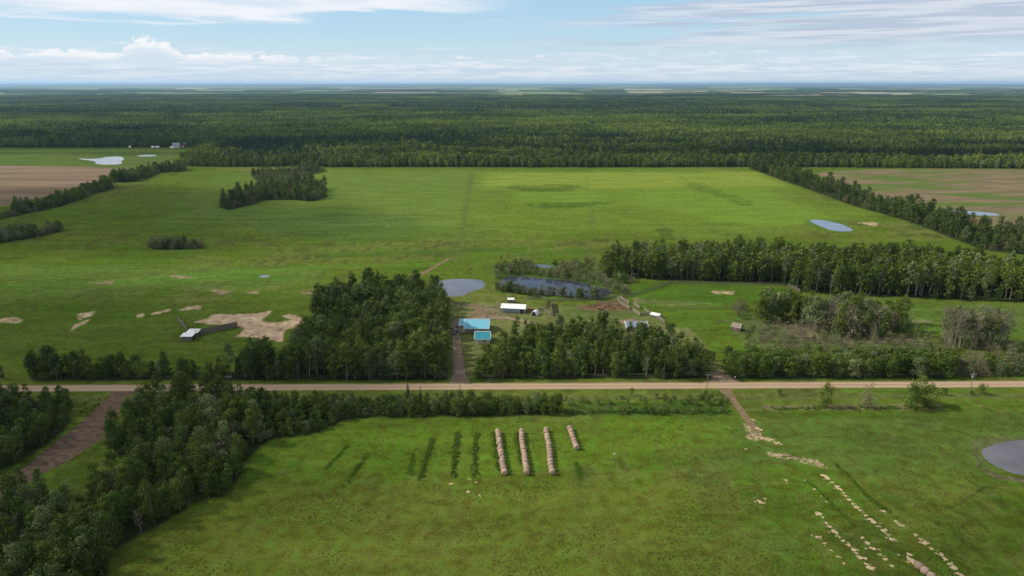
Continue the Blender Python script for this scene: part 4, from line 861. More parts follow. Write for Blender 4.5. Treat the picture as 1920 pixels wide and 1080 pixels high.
# the forest beyond the pasture -------------------------------------
def far_forest():
    xs, ys = scatter(GROVES['wood_far'], 7.0, 77)
    k = ys < 1750; xs = xs[k]; ys = ys[k]; n = len(xs)
    sp = fbm(xs*0.4, ys, 90, 21, 4, 0.6)+rng.uniform(-.13, .13, n)-0.10*(sstep(ys, 950, 1120) < 0.5)
    edge = sdist(xs, ys, GROVES['wood_far'])
    is_s = (sp > 0.53) & (edge > 40)
    h = np.where(is_s, rng.uniform(12, 21, n), rng.uniform(11, 17, n)+4*(fbm(xs, ys, 90, 3)-.5))
    edge_low = (edge < 12); h = np.where(edge_low, h*0.75, h)
    for nm, sel, kind, lab in (('aspen_forest', ~is_s, 'poplar', 'light green aspen forest beyond the big pasture'), ('spruce_forest', is_s, 'spruce', 'dark spruce forest beyond the big pasture')):
        q = np.nonzero(sel)[0]; m = len(q); s = h[q]/MODH[kind]; wf = rng.uniform(.85, 1.25, m)*(0.8 if kind == 'spruce' else 1.15)
        o = instancer(nm, lib(kind, 2), np.stack([xs[q], ys[q], np.zeros(m)], 1), rng.integers(0, NVAR[kind], m), np.stack([s*wf, s*wf, s], 1), np.stack([np.zeros(m), np.zeros(m), rng.uniform(0, 6.28, m)], 1))
        tag(o, lab, 'forest', None, 'stuff')
    # tiles of forest farther out
    S = 110.0; coll = bpy.data.collections.new('forest_tiles')
    for v in range(8):
        r = np.random.default_rng(900+v); share = (v % 4)/3.0*0.75+0.06; Vs = []; Ts = []; Ms = []
        gx, gy = np.meshgrid(np.arange(-S/2, S/2, 8.0), np.arange(-S/2, S/2, 8.0)); gx = gx.ravel()+r.uniform(-3.5, 3.5, gx.size)+4; gy = gy.ravel()+r.uniform(-3.5, 3.5, gy.size)+4
        for x, y in zip(gx, gy):
            spruce = r.uniform() < share; tnt = r.uniform(0, 1)
            if spruce:
                hh = r.uniform(11, 20); V, F, tn = spruce_geo(int(r.integers(1e6)), hh, 2.4, 20, 3.4); Ms += [0]*20
            else:
                hh = r.uniform(9, 15); V, F, tn = crown_geo(int(r.integers(1e6)), hh, 2.5, 3.6, 26, 3.0, 7, 'oval'); Ms += [1]*26
            Vs.append(V+np.array([x, y, 0])); Ts.append(tn*0.4+tnt*0.6)
        V = np.concatenate(Vs); F = np.arange(len(V)).reshape(-1, 4)
        me = np_mesh('forest_tile', V, F, [M['needles'], M['aspen_far']], Ms, {'tint': ('POINT', 'FLOAT', np.concatenate(Ts))})
        coll.objects.link(bpy.data.objects.new('tile_%02d' % v, me))
    gx, gy = np.meshgrid(np.arange(-12000, 12000, S*0.97), np.arange(1700+S/2, 14000, S*0.97)); gx = gx.ravel(); gy = gy.ravel()
    k = (np.abs(gx) < 0.86*gy+250); gx = gx[k]; gy = gy[k]
    lim = 6800+1300*(fbm(gx, gx*0, 2500, 61)-.5)*2; open_ = fbm(gx*.5, gy, 420, 62, 3)
    k = (gy < lim) & ~((open_ > 0.66) & (gy > 2300)); k |= (gy >= lim) & (fbm(gx*.25, gy, 500, 63, 3) > 0.66)
    gx = gx[k]; gy = gy[k]; n = len(gx)
    sp = fbm(gx*0.35, gy, 330, 64, 4, 0.6)+rng.uniform(-.1, .1, n); cls = np.clip(((sp-0.40)/0.26*4).astype(int), 0, 3); idx = cls+4*rng.integers(0, 2, n)
    # tiles come in two sets of four; class 0 is mostly aspen, class 3 mostly spruce
    rot = np.stack([np.zeros(n), np.zeros(n), rng.integers(0, 4, n)*np.pi/2], 1); sc = np.stack([np.ones(n)*1.0, np.ones(n)*1.0, rng.uniform(.85, 1.15, n)], 1)
    o = instancer('forest', coll, np.stack([gx, gy, np.zeros(n)], 1), idx, sc, rot); tag(o, 'mixed forest stretching away toward the horizon', 'forest', None, 'stuff')
    print('FOREST', len(xs), n)
far_forest()
# ---------------------------------------------------------------- buildings
def roof_gable(w, d, wall, rise, ov=0.35, th=0.14, x0=0.0):
    """ridge along x, slopes to front and back; one closed folded slab"""
    mb = MB(); k = rise/(d/2); e = ov
    prof = [(-d/2-e, wall-k*e), (0, wall+rise), (d/2+e, wall-k*e), (d/2+e, wall-k*e+th), (0, wall+rise+th), (-d/2-e, wall-k*e+th)]
    mb.prism(prof, 'x', x0-w/2-ov, x0+w/2+ov); return mb
def walls_gable(w, d, wall, rise, x0=0.0):
    mb = MB(); mb.prism([(-d/2, 0), (d/2, 0), (d/2, wall), (0, wall+rise-0.004), (-d/2, wall)], 'x', x0-w/2, x0+w/2); return mb
def trim_gable(w, d, wall, rise, root, ov=0.35, th=0.14):
    mb = MB(); k = rise/(d/2)
    for s in (-1, 1):
        x = s*(w/2+ov+0.03)
        mb.prism([(-d/2-ov-.03, wall-k*ov-.05), (0, wall+rise-.05), (d/2+ov+.03, wall-k*ov-.05), (d/2+ov+.03, wall-k*ov+th+.03), (0, wall+rise+th+.03), (-d/2-ov-.03, wall-k*ov+th+.03)], 'x', x-.07, x+.07)
    mb.box(-w/2-ov+.06, w/2+ov-.06, -d/2-ov-.09, -d/2-ov-.004, wall-k*ov-.05, wall-k*ov+th-.01)
    mb.box(-w/2-ov+.06, w/2+ov-.06, -.16, .16, wall+rise+th-.05, wall+rise+th+.05)
    return mb.build('trim', M['trim'], root)
def window(root, x, y, z, w=1.1, h=1.0, face='front', fm=None):
    """face front: lies in the plane y; face side: in the plane x"""
    f = MB(); p = MB(); t = .07
    def bx(mb, a0, a1, z0, z1, d0, d1):
        if face == 'front': mb.box(x+a0, x+a1, y-d1, y-d0, z+z0, z+z1)
        else: mb.box(x+d0, x+d1, y+a0, y+a1, z+z0, z+z1)
    bx(f, -w/2-t, w/2+t, h, h+t, .003, .06); bx(f, -w/2-t, w/2+t, -t, 0, .003, .08); bx(f, -w/2-t, -w/2, 0, h, .003, .06); bx(f, w/2, w/2+t, 0, h, .003, .06)
    bx(f, -.025, .025, 0, h, .012, .05)
    bx(p, -w/2, w/2, 0, h, .004, .011)
    o = f.build('window', M['trim'], root); p.build('pane', M['glass'], o)
def door(root, x, y, z=0, w=.95, h=2.05, mat=None, face='front'):
    f = MB(); hd = MB()
    if face == 'front': f.box(x-w/2, x+w/2, y-.05, y-.003, z+.02, z+h); hd.box(x+w/2-.14, x+w/2-.08, y-.11, y-.052, z+1.0, z+1.05)
    else: f.box(x+.003, x+.05, y-w/2, y+w/2, z+.02, z+h); hd.box(x+.052, x+.11, y+w/2-.14, y+w/2-.08, z+1.0, z+1.05)
    o = f.build('door', mat or M['white_paint'], root); hd.build('handle', M['rim'], o)
def g(px, py): v = at(px, py); return (v.x, v.y, 0)

# farmhouse with pale turquoise roof; origin in the middle of the plan
p = g(893.5, 625); T = empty('farmhouse', (p[0], p[1]+5.6, 0), 0, 'cream farmhouse with a pale turquoise metal roof beside the driveway', 'house')
W_, D_ = 11.4, 10.4
walls_gable(W_, D_-2.6, 2.7, 2.0).build('wall', M['cream'], T)
roof_gable(W_, D_, 2.45, 2.75, 0.4).build('roof', M['blue_roof'], T); trim_gable(W_, D_, 2.45, 2.75, T, 0.4)
for x in (-4.2, -1.5, 2.6): window(T, x, -D_/2+1.3, 1.0)
door(T, .6, -D_/2+1.3, .3)
mb = MB(); mb.box(-W_/2, W_/2, -D_/2-.2, -D_/2+1.28, .15, .3); o = mb.build('porch', M['deck'], T)
for x in np.linspace(-W_/2+.1, W_/2-.1, 6): mb = MB(); mb.box(x-.06, x+.06, -D_/2, -D_/2+.12, .301, 2.5); mb.build('porch_post', M['trim'], T)
mb = MB()
for z in (.75, 1.15): mb.box(-W_/2+.2, -1, -D_/2+.02, -D_/2+.09, z, z+.06)
mb.build('railing', M['deck'], T)
mb = MB(); mb.tube([(-1.6, .4, 4.6), (-1.6, .4, 6.0)], .12, 8); c = mb.build('chimney', M['grey_metal'], T)
mb = MB(); mb.tube([(1.2, .6, 4.8), (1.2, .6, 5.5)], .08, 6); mb.build('vent_pipe', M['dark'], T)
mb = MB(); mb.prism([(-1.2, 0), (4.2, 0), (4.2, 2.5), (-1.2, 2.5)], 'x', -W_/2-3.0, -W_/2-.004); w2 = mb.build('side_wing', M['cream'], T)
mb = MB(); mb.prism([(-1.6, 2.45), (4.5, 3.75), (4.5, 3.89), (-1.6, 2.59)], 'x', -W_/2-3.2, -W_/2-.45); mb.build('side_wing_roof', M['blue_roof'], w2)
window(T, -W_/2-1.5, -1.2, 1.0, 1.0, .9)
mb = MB(); mb.box(-W_/2-2.8, -W_/2-.02, -D_/2-.4, -1.21, .25, .4); 
for x in np.linspace(-W_/2-2.7, -W_/2-.1, 9): mb.box(x-.03, x+.03, -D_/2-.38, -D_/2-.33, .401, 1.3)
mb.box(-W_/2-2.8, -W_/2-.02, -D_/2-.4, -D_/2-.3, 1.301, 1.38); mb.build('deck', M['wood_pale'], T)

p = g(904.5, 645.5); T = empty('garage', (p[0], p[1]+4.3, 0), 0, 'cream garage with a dark teal metal roof in front of the farmhouse', 'garage')
walls_gable(6.7, 8.2, 2.5, 2.05).build('wall', M['cream'], T); roof_gable(6.7, 8.2, 2.5, 2.05, .35).build('roof', M['teal_roof'], T); trim_gable(6.7, 8.2, 2.5, 2.05, T)
door(T, -2.6, -4.1, 0, .95, 2.05); window(T, .9, -4.1, 1.1, 1.2, .8)
mb = MB(); mb.box(-3.354, -3.3551-.06, -2.2, 2.2, .05, 2.2); mb.build('garage_door', M['white_paint'], T)

p = g(963.5, 587.5); T = empty('barn', (p[0], p[1]+3.3, 0), R(-8.5), 'long white-roofed barn with pale blue ribbed walls', 'barn')
walls_gable(12.4, 6.2, 2.7, 1.35).build('wall', M['blue_wall'], T); roof_gable(12.4, 6.2, 2.7, 1.35, .4).build('roof', M['white_metal'], T)
mb = MB(); mb.box(3.75, 5.75, -3.16, -3.103, .03, 2.35); mb.build('open_bay_shade', M['dark'], T)  # dark panel on the closed wall, painting the gloom of an open bay
mb = MB(); mb.box(-6.26, -6.203, -1.3, 1.3, .03, 2.3); mb.build('sliding_door', M['wood_pale'], T)
mb = MB(); mb.box(-5.9, 3.2, -3.16, -3.103, .05, .95); mb.build('lower_cladding', M['grey_metal'], T)
for x in (-4.2, -1.2, 1.8): window(T, x, -3.1, 1.25, .9, .6)
p = g(957.8, 568.3); T = empty('pump_house', (p[0], p[1]+1.4, 0), 0, 'tiny grey shed with a white roof behind the long barn', 'shed')
walls_gable(3.1, 2.5, 2.0, .55).build('wall', M['wood_grey'], T); roof_gable(3.1, 2.5, 2.0, .55, .35).build('roof', M['white_metal'], T)
window(T, -.7, -1.25, .9, .6, .6); door(T, .7, -1.25, 0, .8, 1.8, M['grey_metal'])

def arch(name, p, rz, w, h, L, label, cat):
    T = empty(name, p, rz, label, cat); n = 14
    prof = [(w/2*math.cos(math.pi*k/n), h*math.sin(math.pi*k/n)**.8 if k not in (0, n) else 0) for k in range(n+1)]
    inn = [(x*.94, z*.95) for x, z in prof]
    mb = MB(); vs = []
    for y in (-L/2, L/2):
        for q in (prof, inn): vs += [(x, y, z) for x, z in q]
    m = n+1; fs = []
    for i in range(n): fs += [(i, i+1, 2*m+i+1, 2*m+i), (m+i+1, m+i, 3*m+i, 3*m+i+1), (i+1, i, m+i, m+i+1), (2*m+i, 2*m+i+1, 3*m+i+1, 3*m+i)]
    mb.add(vs, fs); mb.build('cover', M['white_paint'], T, True)
    mb = MB(); mb.add([(x*.93, L/2-.05, z*.94) for x, z in prof], [tuple(range(m))]); mb.build('back_panel', M['white_paint'], T)
    mb = MB(); mb.tube([(-w/2+.1, -L/2+.1, 0), (-w/2+.1, L/2-.2, 0.02)], .06, 4); mb.tube([(w/2-.1, -L/2+.1, 0), (w/2-.1, L/2-.2, .02)], .06, 4); mb.build('skid', M['post'], T)
arch('arched_shelter', g(1003.5, 591), R(-28), 3.1, 2.7, 3.8, 'small white arched shelter beside the right end of the long barn', 'shelter')
def camper(p, rz, label):
    T = empty('camper_trailer', p, rz, label, 'trailer')
    mb = MB(); mb.prism([(-2.3, .55), (2.3, .55), (2.5, 1.2), (2.35, 2.35), (1.9, 2.6), (-1.9, 2.6), (-2.4, 2.3), (-2.5, 1.2)], 'y', -1.1, 1.1); mb.build('body', M['white_paint'], T)
    for y in (-1.12, 1.12):
        mb = MB(); mb.tube([(0, y-.1, .35), (0, y+.1, .35)], .35, 14); w = mb.build('wheel', M['tyre'], T)
        mb = MB(); mb.tube([(0, y-.115, .35), (0, y+.115, .35)], .18, 10); mb.build('rim', M['rim'], w)
    window(T, -1.2, -1.1, 1.4, .9, .5); window(T, 1.0, -1.1, 1.4, .7, .5); door(T, .1, -1.1, .6, .6, 1.7, M['grey_metal'])
    mb = MB(); mb.tube([(2.4, 0, .6), (3.4, 0, .5)], .06, 5); mb.build('drawbar', M['dark'], T)
camper(g(831, 583.5), R(80), 'white camper trailer parked at the edge of the tall grove')
p = g(831, 598); T = empty('stock_trailer', p, R(75), 'low grey utility trailer parked in front of the white camper by the grove', 'trailer')
mb = MB(); mb.box(-1.6, 1.6, -.9, .9, .55, .62); mb.box(-1.6, 1.6, -.9, -.86, .621, 1.1); mb.box(-1.6, 1.6, .86, .9, .621, 1.1); mb.box(-1.6, -1.56, -.859, .859, .621, 1.1); mb.build('box', M['grey_metal'], T)
for y in (-1.02, 1.02): mb = MB(); mb.tube([(0, y-.1, .32), (0, y+.1, .32)], .32, 12); mb.build('wheel', M['tyre'], T)
mb = MB(); mb.tube([(1.6, 0, .58), (2.6, 0, .45)], .05, 5); mb.build('drawbar', M['dark'], T)

# open-front shed
p = g(1195, 621); T = empty('open_shed', (p[0], p[1]+2.8, 0), 0, 'open-fronted pole shed with a blue-grey metal roof behind the grove', 'shed')
mb = MB(); mb.prism([(-3.2, 2.05), (3.2, 3.0), (3.2, 3.12), (-3.2, 2.17)], 'x', -5.4, 5.4); mb.build('roof', M['grey_metal'], T)
mb = MB(); mb.box(-5.5, -5.404, -3.3, 3.3, 2.0, 2.15)
for s in (-1, 1): mb.prism([(-3.3, 1.98), (3.3, 2.95), (3.3, 3.2), (-3.3, 2.23)], 'x', s*5.5-.09, s*5.5+.09)
mb.v = mb.v[8:]; mb.f = [[i-8 for i in f] for f in mb.f[6:]]
mb.build('trim', M['trim'], T)
mb = MB(); mb.box(-5.2, 5.2, 2.9, 3.0, 0, 2.9); mb.box(-5.2, -5.1, -2.9, 2.899, 0, 2.05); mb.box(5.1, 5.2, -2.9, 2.899, 0, 2.05); mb.build('wall', M['wood_grey'], T)
for x in (-2.6, 0, 2.6): mb = MB(); mb.tube([(x, -2.9, 0), (x, -2.9, 2.05)], .1, 6); mb.build('post', M['post'], T)

def small_hut(name, p, rz, w, d, wall, rise, roof, wl, label, cat, dark_end=True):
    T = empty(name, p, rz, label, cat)
    walls_gable(w, d, wall, rise).build('wall', wl, T); roof_gable(w, d, wall, rise, .3, .1).build('roof', roof, T)
    if dark_end: mb = MB(); mb.box(w/2+.003, w/2+.03, -d/4, d/4, .02, wall*.95); mb.build('doorway_shade', M['dark'], T)  # dark panel on the closed end wall paints the shade of an opening
    return T
small_hut('calf_shelter', g(1230, 594.5), R(-38), 4.6, 3.4, 1.5, .7, M['white_metal'], M['wood_grey'], 'small white-roofed livestock shelter against the plank corral fence', 'shelter')
T = small_hut('log_cabin', g(1381.5, 618.5), R(-36), 4.4, 3.7, 1.9, 1.6, M['shingle'], M['wood_brown'], 'old brown log cabin with weathered gable roof in the green pasture', 'cabin')
window(T, -.6, -1.85, .8, .6, .6)
for i, (px, py, lab, sz) in enumerate(((328.5, 277, 'grey-white farmhouse far off at the forest edge beside the red barn', (12, 9, 4.5, 4)),)):
    p = g(px, py); T = empty('distant_farmhouse', (p[0], p[1]+5, 0), R(20), lab, 'house'); w, d, wl, rs = sz
    walls_gable(w, d, wl, rs).build('wall', M['white_paint'], T); roof_gable(w, d, wl, rs, .5, .3).build('roof', M['grey_metal'], T)
    for x in (-3, 0, 3): window(T, x, -d/2, 1.5, 1.4, 1.4)
    door(T, 4.6, -d/2)
p = g(343, 276); T = empty('red_barn', (p[0], p[1]+5, 0), R(90), 'small dark red barn far off at the forest edge', 'barn')
mb = MB(); mb.prism([(-4.5, 0), (4.5, 0), (4.5, 4), (3, 6.6), (0, 8), (-3, 6.6), (-4.5, 4)], 'x', -5, 5); mb.build('wall', M['red_wall'], T)
mb = MB(); mb.prism([(4.9, 3.7), (3.2, 6.75), (0, 8.2), (-3.2, 6.75), (-4.9, 3.7), (-4.9, 4.0), (-3.3, 7.0), (0, 8.5), (3.3, 7.0), (4.9, 4.0)], 'x', -5.3, 5.3); mb.build('roof', M['grey_metal'], T)
mb = MB(); mb.box(-5.06, -5.003, -1.6, 1.6, .02, 3.2); mb.build('barn_door', M['white_paint'], T)
for px, py, w, h, lab in ((323, 278, 6, 2.4, 'white shed at the left foot of the distant farmhouse'), (287, 277, 5, 2.0, 'left one of two small white sheds along the distant field edge'), (295.5, 277, 6, 2.0, 'right one of two small white sheds along the distant field edge'), (244, 277, 3, 2.2, 'tiny white hut alone at the distant field edge')):
    small_hut('white_shed', g(px, py), R(10), w, 4, h, 1.1, M['white_metal'], M['white_paint'], lab, 'shed')

# ---------------------------------------------------------------- fences
def fence(name, label, pts, h=1.4, style='rail', mat=None, gap=3.0, group=None, rails=3):
    q = [Vector(g(*a)) for a in pts]; T = empty(name, q[0], 0, label, 'fence', group); q = [a-q[0] for a in q]
    pm = MB(); pm.tube([(0, 0, 0), (0, 0, h+.15)], [.085, .07], 5); pmesh = pm.mesh('post', M['post'])
    mb = MB(); rr = random.Random(len(label)); n_posts = 0
    for a, b in zip(q, q[1:]):
        L = (b-a).length; d = (b-a)/L; n = max(1, round(L/gap)); ang = math.atan2(d.y, d.x); Mx = Matrix.Translation(a) @ Matrix.Rotation(ang, 4, 'Z')
        for i in range(n+1):
            if n_posts < 100:
                o = bpy.data.objects.new('post', pmesh); COL.objects.link(o); o.parent = T; o.location = a+d*(L*i/n); n_posts += 1
        if style == 'plank':
            x = 0.0
            while x < L:
                w = min(.24, L-x); hh = h*rr.uniform(.93, 1.0); mb.box(x, x+w-.03, .09, .125, .04, hh, Mx); x += .24
            for z in (h*.3, h*.8): mb.box(0, L, .126, .19, z, z+.1, Mx)
        elif style == 'board':
            k = 4
            for j in range(k): z = .2+(h-.35)*j/(k-1); mb.box(0, L, .09, .13, z, z+.22, Mx)
        else:
            for j in range(rails):
                z = .35+(h-.45)*j/max(1, rails-1); mb.tube([Mx @ Vector((0, .1, z)), Mx @ Vector((L/2, .1, z+rr.uniform(-.05, .05))), Mx @ Vector((L, .1, z))], .055, 4)
    mb.build({'plank': 'planks', 'board': 'boards'}.get(style, 'rails'), mat or M['wood_grey'], T)
    return T
fence('windbreak_fence', 'tall grey plank windbreak running right from the feed shelter across the straw', [(366, 631), (445.5, 613)], 3.0, 'plank', M['wood_grey'], 3)
fence('windbreak_fence', 'tall grey plank windbreak running back left from the feed shelter', [(351, 619.5), (334.5, 601)], 2.6, 'plank', M['wood_grey'], 3)
def feed_shed(p, lab):
    T = empty('feed_shelter', p, 0, lab, 'shelter'); w, d = 5.2, 3.8
    mb = MB(); mb.prism([(-d/2-.2, 2.3), (d/2+.2, 2.75), (d/2+.2, 2.87), (-d/2-.2, 2.42)], 'x', -w/2-.25, w/2+.25); mb.build('roof', M['white_metal'], T)
    mb = MB(); mb.box(-w/2, w/2, -d/2, -d/2+.08, 0, 2.2); mb.box(-w/2, -w/2+.08, -d/2+.081, d/2, 0, 2.2); mb.box(-w/2+.081, w/2, d/2-.08, d/2, 0, 2.2); mb.build('wall', M['wood_grey'], T)
    for y in (-.4, .9): mb = MB(); mb.tube([(w/2-.1, y, 0), (w/2-.1, y, 2.4)], .1, 5); mb.build('post', M['post'], T)
p = g(350, 640); feed_shed((p[0], p[1]+1.9, 0), 'front one of two white-roofed plank feed shelters on the left pasture')
p = g(358.5, 632.5); feed_shed((p[0]+.6, p[1]+1.9, 0), 'rear one of two white-roofed plank feed shelters on the left pasture')
PG = 'pale plank fences of the corral alley'
fence('plank_fence', 'upper left pale plank fence of the corral alley', [(1157, 561), (1163, 570), (1179.5, 580)], 1.9, 'plank', M['wood_pale'], 2.6, PG)
fence('plank_fence', 'lower left pale plank fence of the corral alley, after the gap', [(1186, 583), (1200, 592.5)], 1.9, 'plank', M['wood_pale'], 2.6, PG)
fence('plank_fence', 'upper right pale plank fence of the corral alley', [(1162, 560), (1179.5, 571)], 1.9, 'plank', M['wood_pale'], 2.6, PG)
fence('plank_fence', 'short pale plank fence standing alone right of the corral alley', [(1187.6, 571), (1199, 579)], 1.9, 'plank', M['wood_pale'], 2.6, PG)
fence('plank_fence', 'long bent pale plank fence running down past the white-roofed shelter', [(1208, 582), (1217, 590), (1240, 601), (1245, 606), (1248, 618)], 1.9, 'plank', M['wood_pale'], 2.6, PG)
fence('rail_fence', 'dark rails closing the corral between the two plank fences', [(1200, 592.5), (1216, 591)], 1.5, 'board', M['wood_grey'])
fence('rail_fence', 'grey board fence around the bright green paddock below the wood', [(1165, 559.5), (1184, 556), (1259, 532), (1477, 536.5), (1499, 548)], 1.9, 'board', M['wood_grey'])
fence('rail_fence', 'dark rail fence crossing the pasture above the log cabin', [(1234, 584), (1300, 580), (1382, 579)], 1.4, 'rail', M['wood_grey'])
fence('rail_fence', 'rail fence running from the barn pen to the corral below the pond', [(1030, 566), (1100, 564), (1157, 559)], 1.6, 'board', M['wood_grey'])
fence('rail_fence', 'rail fence behind the yard track left of the long barn', [(824, 569.5), (870, 571), (905, 576), (938, 580)], 1.4, 'rail', M['wood_grey'])
fence('rail_fence', 'short pale board fence at the left end of the long barn', [(929, 570), (939, 576)], 1.5, 'board', M['wood_pale'], 2)
fence('rail_fence', 'grey board pen right of the long barn', [(989, 562), (1012, 560), (1025, 562), (1025, 576), (1018, 583), (1009, 583.5)], 1.7, 'board', M['wood_grey'])
fence('loading_chute', 'tall pale plank chute beside the barn pen', [(1032.5, 570), (1036.5, 593)], 1.9, 'plank', M['wood_pale'], 2)
fence('loading_chute', 'dark plank alley wall right of the tall chute', [(1037.5, 570), (1041, 591)], 1.9, 'plank', M['wood_grey'], 2)
fence('rail_fence', 'pale board fence slanting from the pen toward the grove', [(1020, 584), (1033, 591), (1053, 595)], 1.5, 'board', M['wood_pale'], 2.5)
fence('rail_fence', 'low rails beside the open-fronted shed', [(1216, 618), (1247, 619)], 1.2, 'rail', M['wood_grey'])
fence('rail_fence', 'thin rail fence left of the log cabin', [(1341, 608), (1352, 603), (1368, 606)], 1.1, 'rail', M['wood_grey'], 2.5)
fence('driveway_gate', 'pale wooden gate panel at the foot of the tall grove beside the driveway', [(818, 707), (837, 707)], 1.3, 'board', M['wood_pale'], 2.2)

# ---------------------------------------------------------------- power poles
def pole(px, py, h, transformer, lab):
    T = empty('power_pole', g(px, py), R(3), lab, 'power pole', 'power poles along the road')
    mb = MB(); mb.tube([(0, 0, 0), (0, 0, h)], [.16, .10], 8); mb.build('pole', M['post'], T)
    mb = MB(); mb.box(-1.2, 1.2, -.17, -.11, h-.75, h-.6); c = mb.build('crossarm', M['ceramic'], T)
    for x in (-1.05, 0, 1.05):
        mb = MB(); z = h-.6 if x else h; mb.tube([(x, -.14 if x else 0, z+.002), (x, -.14 if x else 0, z+.12), (x, -.14 if x else 0, z+.2), (x, -.14 if x else 0, z+.28)], [.05, .09, .09, .04], 8); mb.build('insulator', M['ceramic'], c)
    if transformer:
        mb = MB(); mb.tube([(.32, 0, h-2.2), (.32, 0, h-1.2), (.32, 0, h-1.1)], [.24, .24, .15], 10); mb.build('transformer', M['grey_metal'], T)
        mb = MB(); mb.tube([(-.3, 0, h-2.0), (-.3, 0, h-1.3)], .13, 8); mb.build('cutout_switch', M['white_paint'], T)
pole(434, 752, 10.6, 0, 'wooden power pole rising from the grove, leftmost along the road')
pole(863, 744.5, 10.6, 0, 'wooden power pole standing opposite the driveway')
pole(1324, 739, 8.8, 0, 'wooden power pole left of the pasture track crossing')
pole(1817.5, 740, 9.2, 1, 'wooden power pole with transformer, rightmost along the road')

def wires():
    q = [(-300, 0, 10.4)]; q[0] = (g(-340, 757)[0], g(-340, 757)[1], 10.6)
    for px, py, h in ((434, 752, 10.6), (863, 744.5, 10.6), (1324, 739, 8.8), (1817.5, 740, 9.2), (2330, 735, 9.2)): q.append((g(px, py)[0], g(px, py)[1], h))
    T = empty('power_line', q[0], 0, 'thin wires strung between the power poles along the road', 'power line'); o = Vector(q[0])
    for k, dx in enumerate((-1.05, 0, 1.05)):
        pts = []
        for a, b in zip(q, q[1:]):
            for i in range(12):
                t = i/12; z = (a[2]+(b[2]-a[2])*t)+(-.3 if dx else .3)-4*1.1*t*(1-t)
                pts.append(Vector((a[0]+(b[0]-a[0])*t+dx*.1, a[1]+(b[1]-a[1])*t+dx, z))-Vector((o.x, o.y, 0))-Vector((0, 0, o.z)))
        mb = MB(); mb.tube(pts, .02, 3); w = mb.build('wire', M['dark'], T)
wires()

# ---------------------------------------------------------------- vehicles and yard things
def pickup(p, rz, label):
    T = empty('pickup_truck', p, rz, label, 'pickup')      # front faces -Y
    mb = MB(); mb.prism([(-2.75, .5), (2.75, .5), (2.75, 1.15), (.75, 1.15), (.75, 1.1), (-1.5, 1.1), (-2.65, 1.0), (-2.8, .8)], 'x', -.96, .96); mb.build('body', M['black_paint'], T)
    mb = MB(); mb.add([(-.92,-1.35,1.101),(.92,-1.35,1.101),(.92,.72,1.101),(-.92,.72,1.101),(-.76,-.7,1.8),(.76,-.7,1.8),(.76,.55,1.8),(-.76,.55,1.8)], [(0,3,2,1),(4,5,6,7),(0,1,5,4),(1,2,6,5),(2,3,7,6),(3,0,4,7)]); mb.build('cab', M['black_paint'], T)
    mb = MB(); mb.add([(-.8,-1.28,1.16),(.8,-1.28,1.16),(.7,-.76,1.73),(-.7,-.76,1.73)], [(0,1,2,3)]); w = mb.build('windshield', M['glass'], T); w.location = (0, -.02, .02)
    mb = MB(); mb.box(-.85, .85, .85, 2.65, 1.151, 1.16); mb.build('cargo_bed', M['grey_metal'], T)
    for x in (-.88, .88):
        for y in (-1.8, 1.75):
            mb = MB(); mb.tube([(x-.13, y, .4), (x+.13, y, .4)], .4, 14); w = mb.build('wheel', M['tyre'], T)
            mb = MB(); mb.tube([(x-.14, y, .4), (x+.14, y, .4)], .22, 10); mb.build('rim', M['rim'], w)
    for x in (-.7, .7): mb = MB(); mb.box(x-.17, x+.17, -2.83, -2.77, .78, .95); mb.build('headlight', M['lamp'], T)
    for x in (-1.08, 1.08): mb = MB(); mb.box(x-.1, x+.1, -1.0, -.9, 1.15, 1.32); mb.build('mirror', M['black_paint'], T)
    mb = MB(); mb.box(-.95, .95, -2.9, -2.801, .48, .66); mb.build('bumper', M['rim'], T)
pickup((g(853.5, 624)[0], g(853.5, 624)[1], 0), R(-6), 'black pickup truck parked on the driveway left of the farmhouse')
def quad(p, rz, label):
    T = empty('quad_bike', p, rz, label, 'quad bike')
    mb = MB(); mb.prism([(-1.0, .5), (1.0, .5), (1.0, .85), (.3, .85), (.0, 1.0), (-.6, .95), (-1.0, .8)], 'x', -.28, .28); mb.build('body', M['black_paint'], T)
    mb = MB(); mb.box(-.2, .2, .0, .8, 1.01, 1.1); mb.build('seat', M['tyre'], T)
    mb = MB(); mb.tube([(-.4, -.4, 1.2), (0, -.3, 1.15), (.4, -.4, 1.2)], .03, 5); mb.build('handlebar', M['dark'], T)
    for x in (-.45, .45):
        for y in (-.7, .7): mb = MB(); mb.tube([(x-.12, y, .3), (x+.12, y, .3)], .3, 12); mb.build('wheel', M['tyre'], T)
quad(g(848.7, 618.5), R(30), 'small black quad bike beside the black pickup')
def barrel(px, py, lab, mat):
    T = empty('barrel', g(px, py), 0, lab, 'barrel'); mb = MB(); mb.tube([(0, 0, 0), (0, 0, .3), (0, 0, .32), (0, 0, .6), (0, 0, .62), (0, 0, .92)], [.29, .29, .31, .31, .29, .29], 12); mb.build('drum', mat, T)
    mb = MB(); mb.tube([(0, 0, .921), (0, 0, .95)], .27, 12); mb.build('lid', M['dark'], T)
barrel(857.6, 614.5, 'blue barrel between the black pickup and the farmhouse', M['blue_paint'])
barrel(913.5, 596, 'blue-grey barrel behind the roof of the farmhouse', M['blue_paint'])
barrel(837, 566, 'blue barrel by the rail fence at the top of the yard', M['blue_paint'])
barrel(865.3, 574.5, 'dark drum on the mown yard below the rail fence', M['dark'])
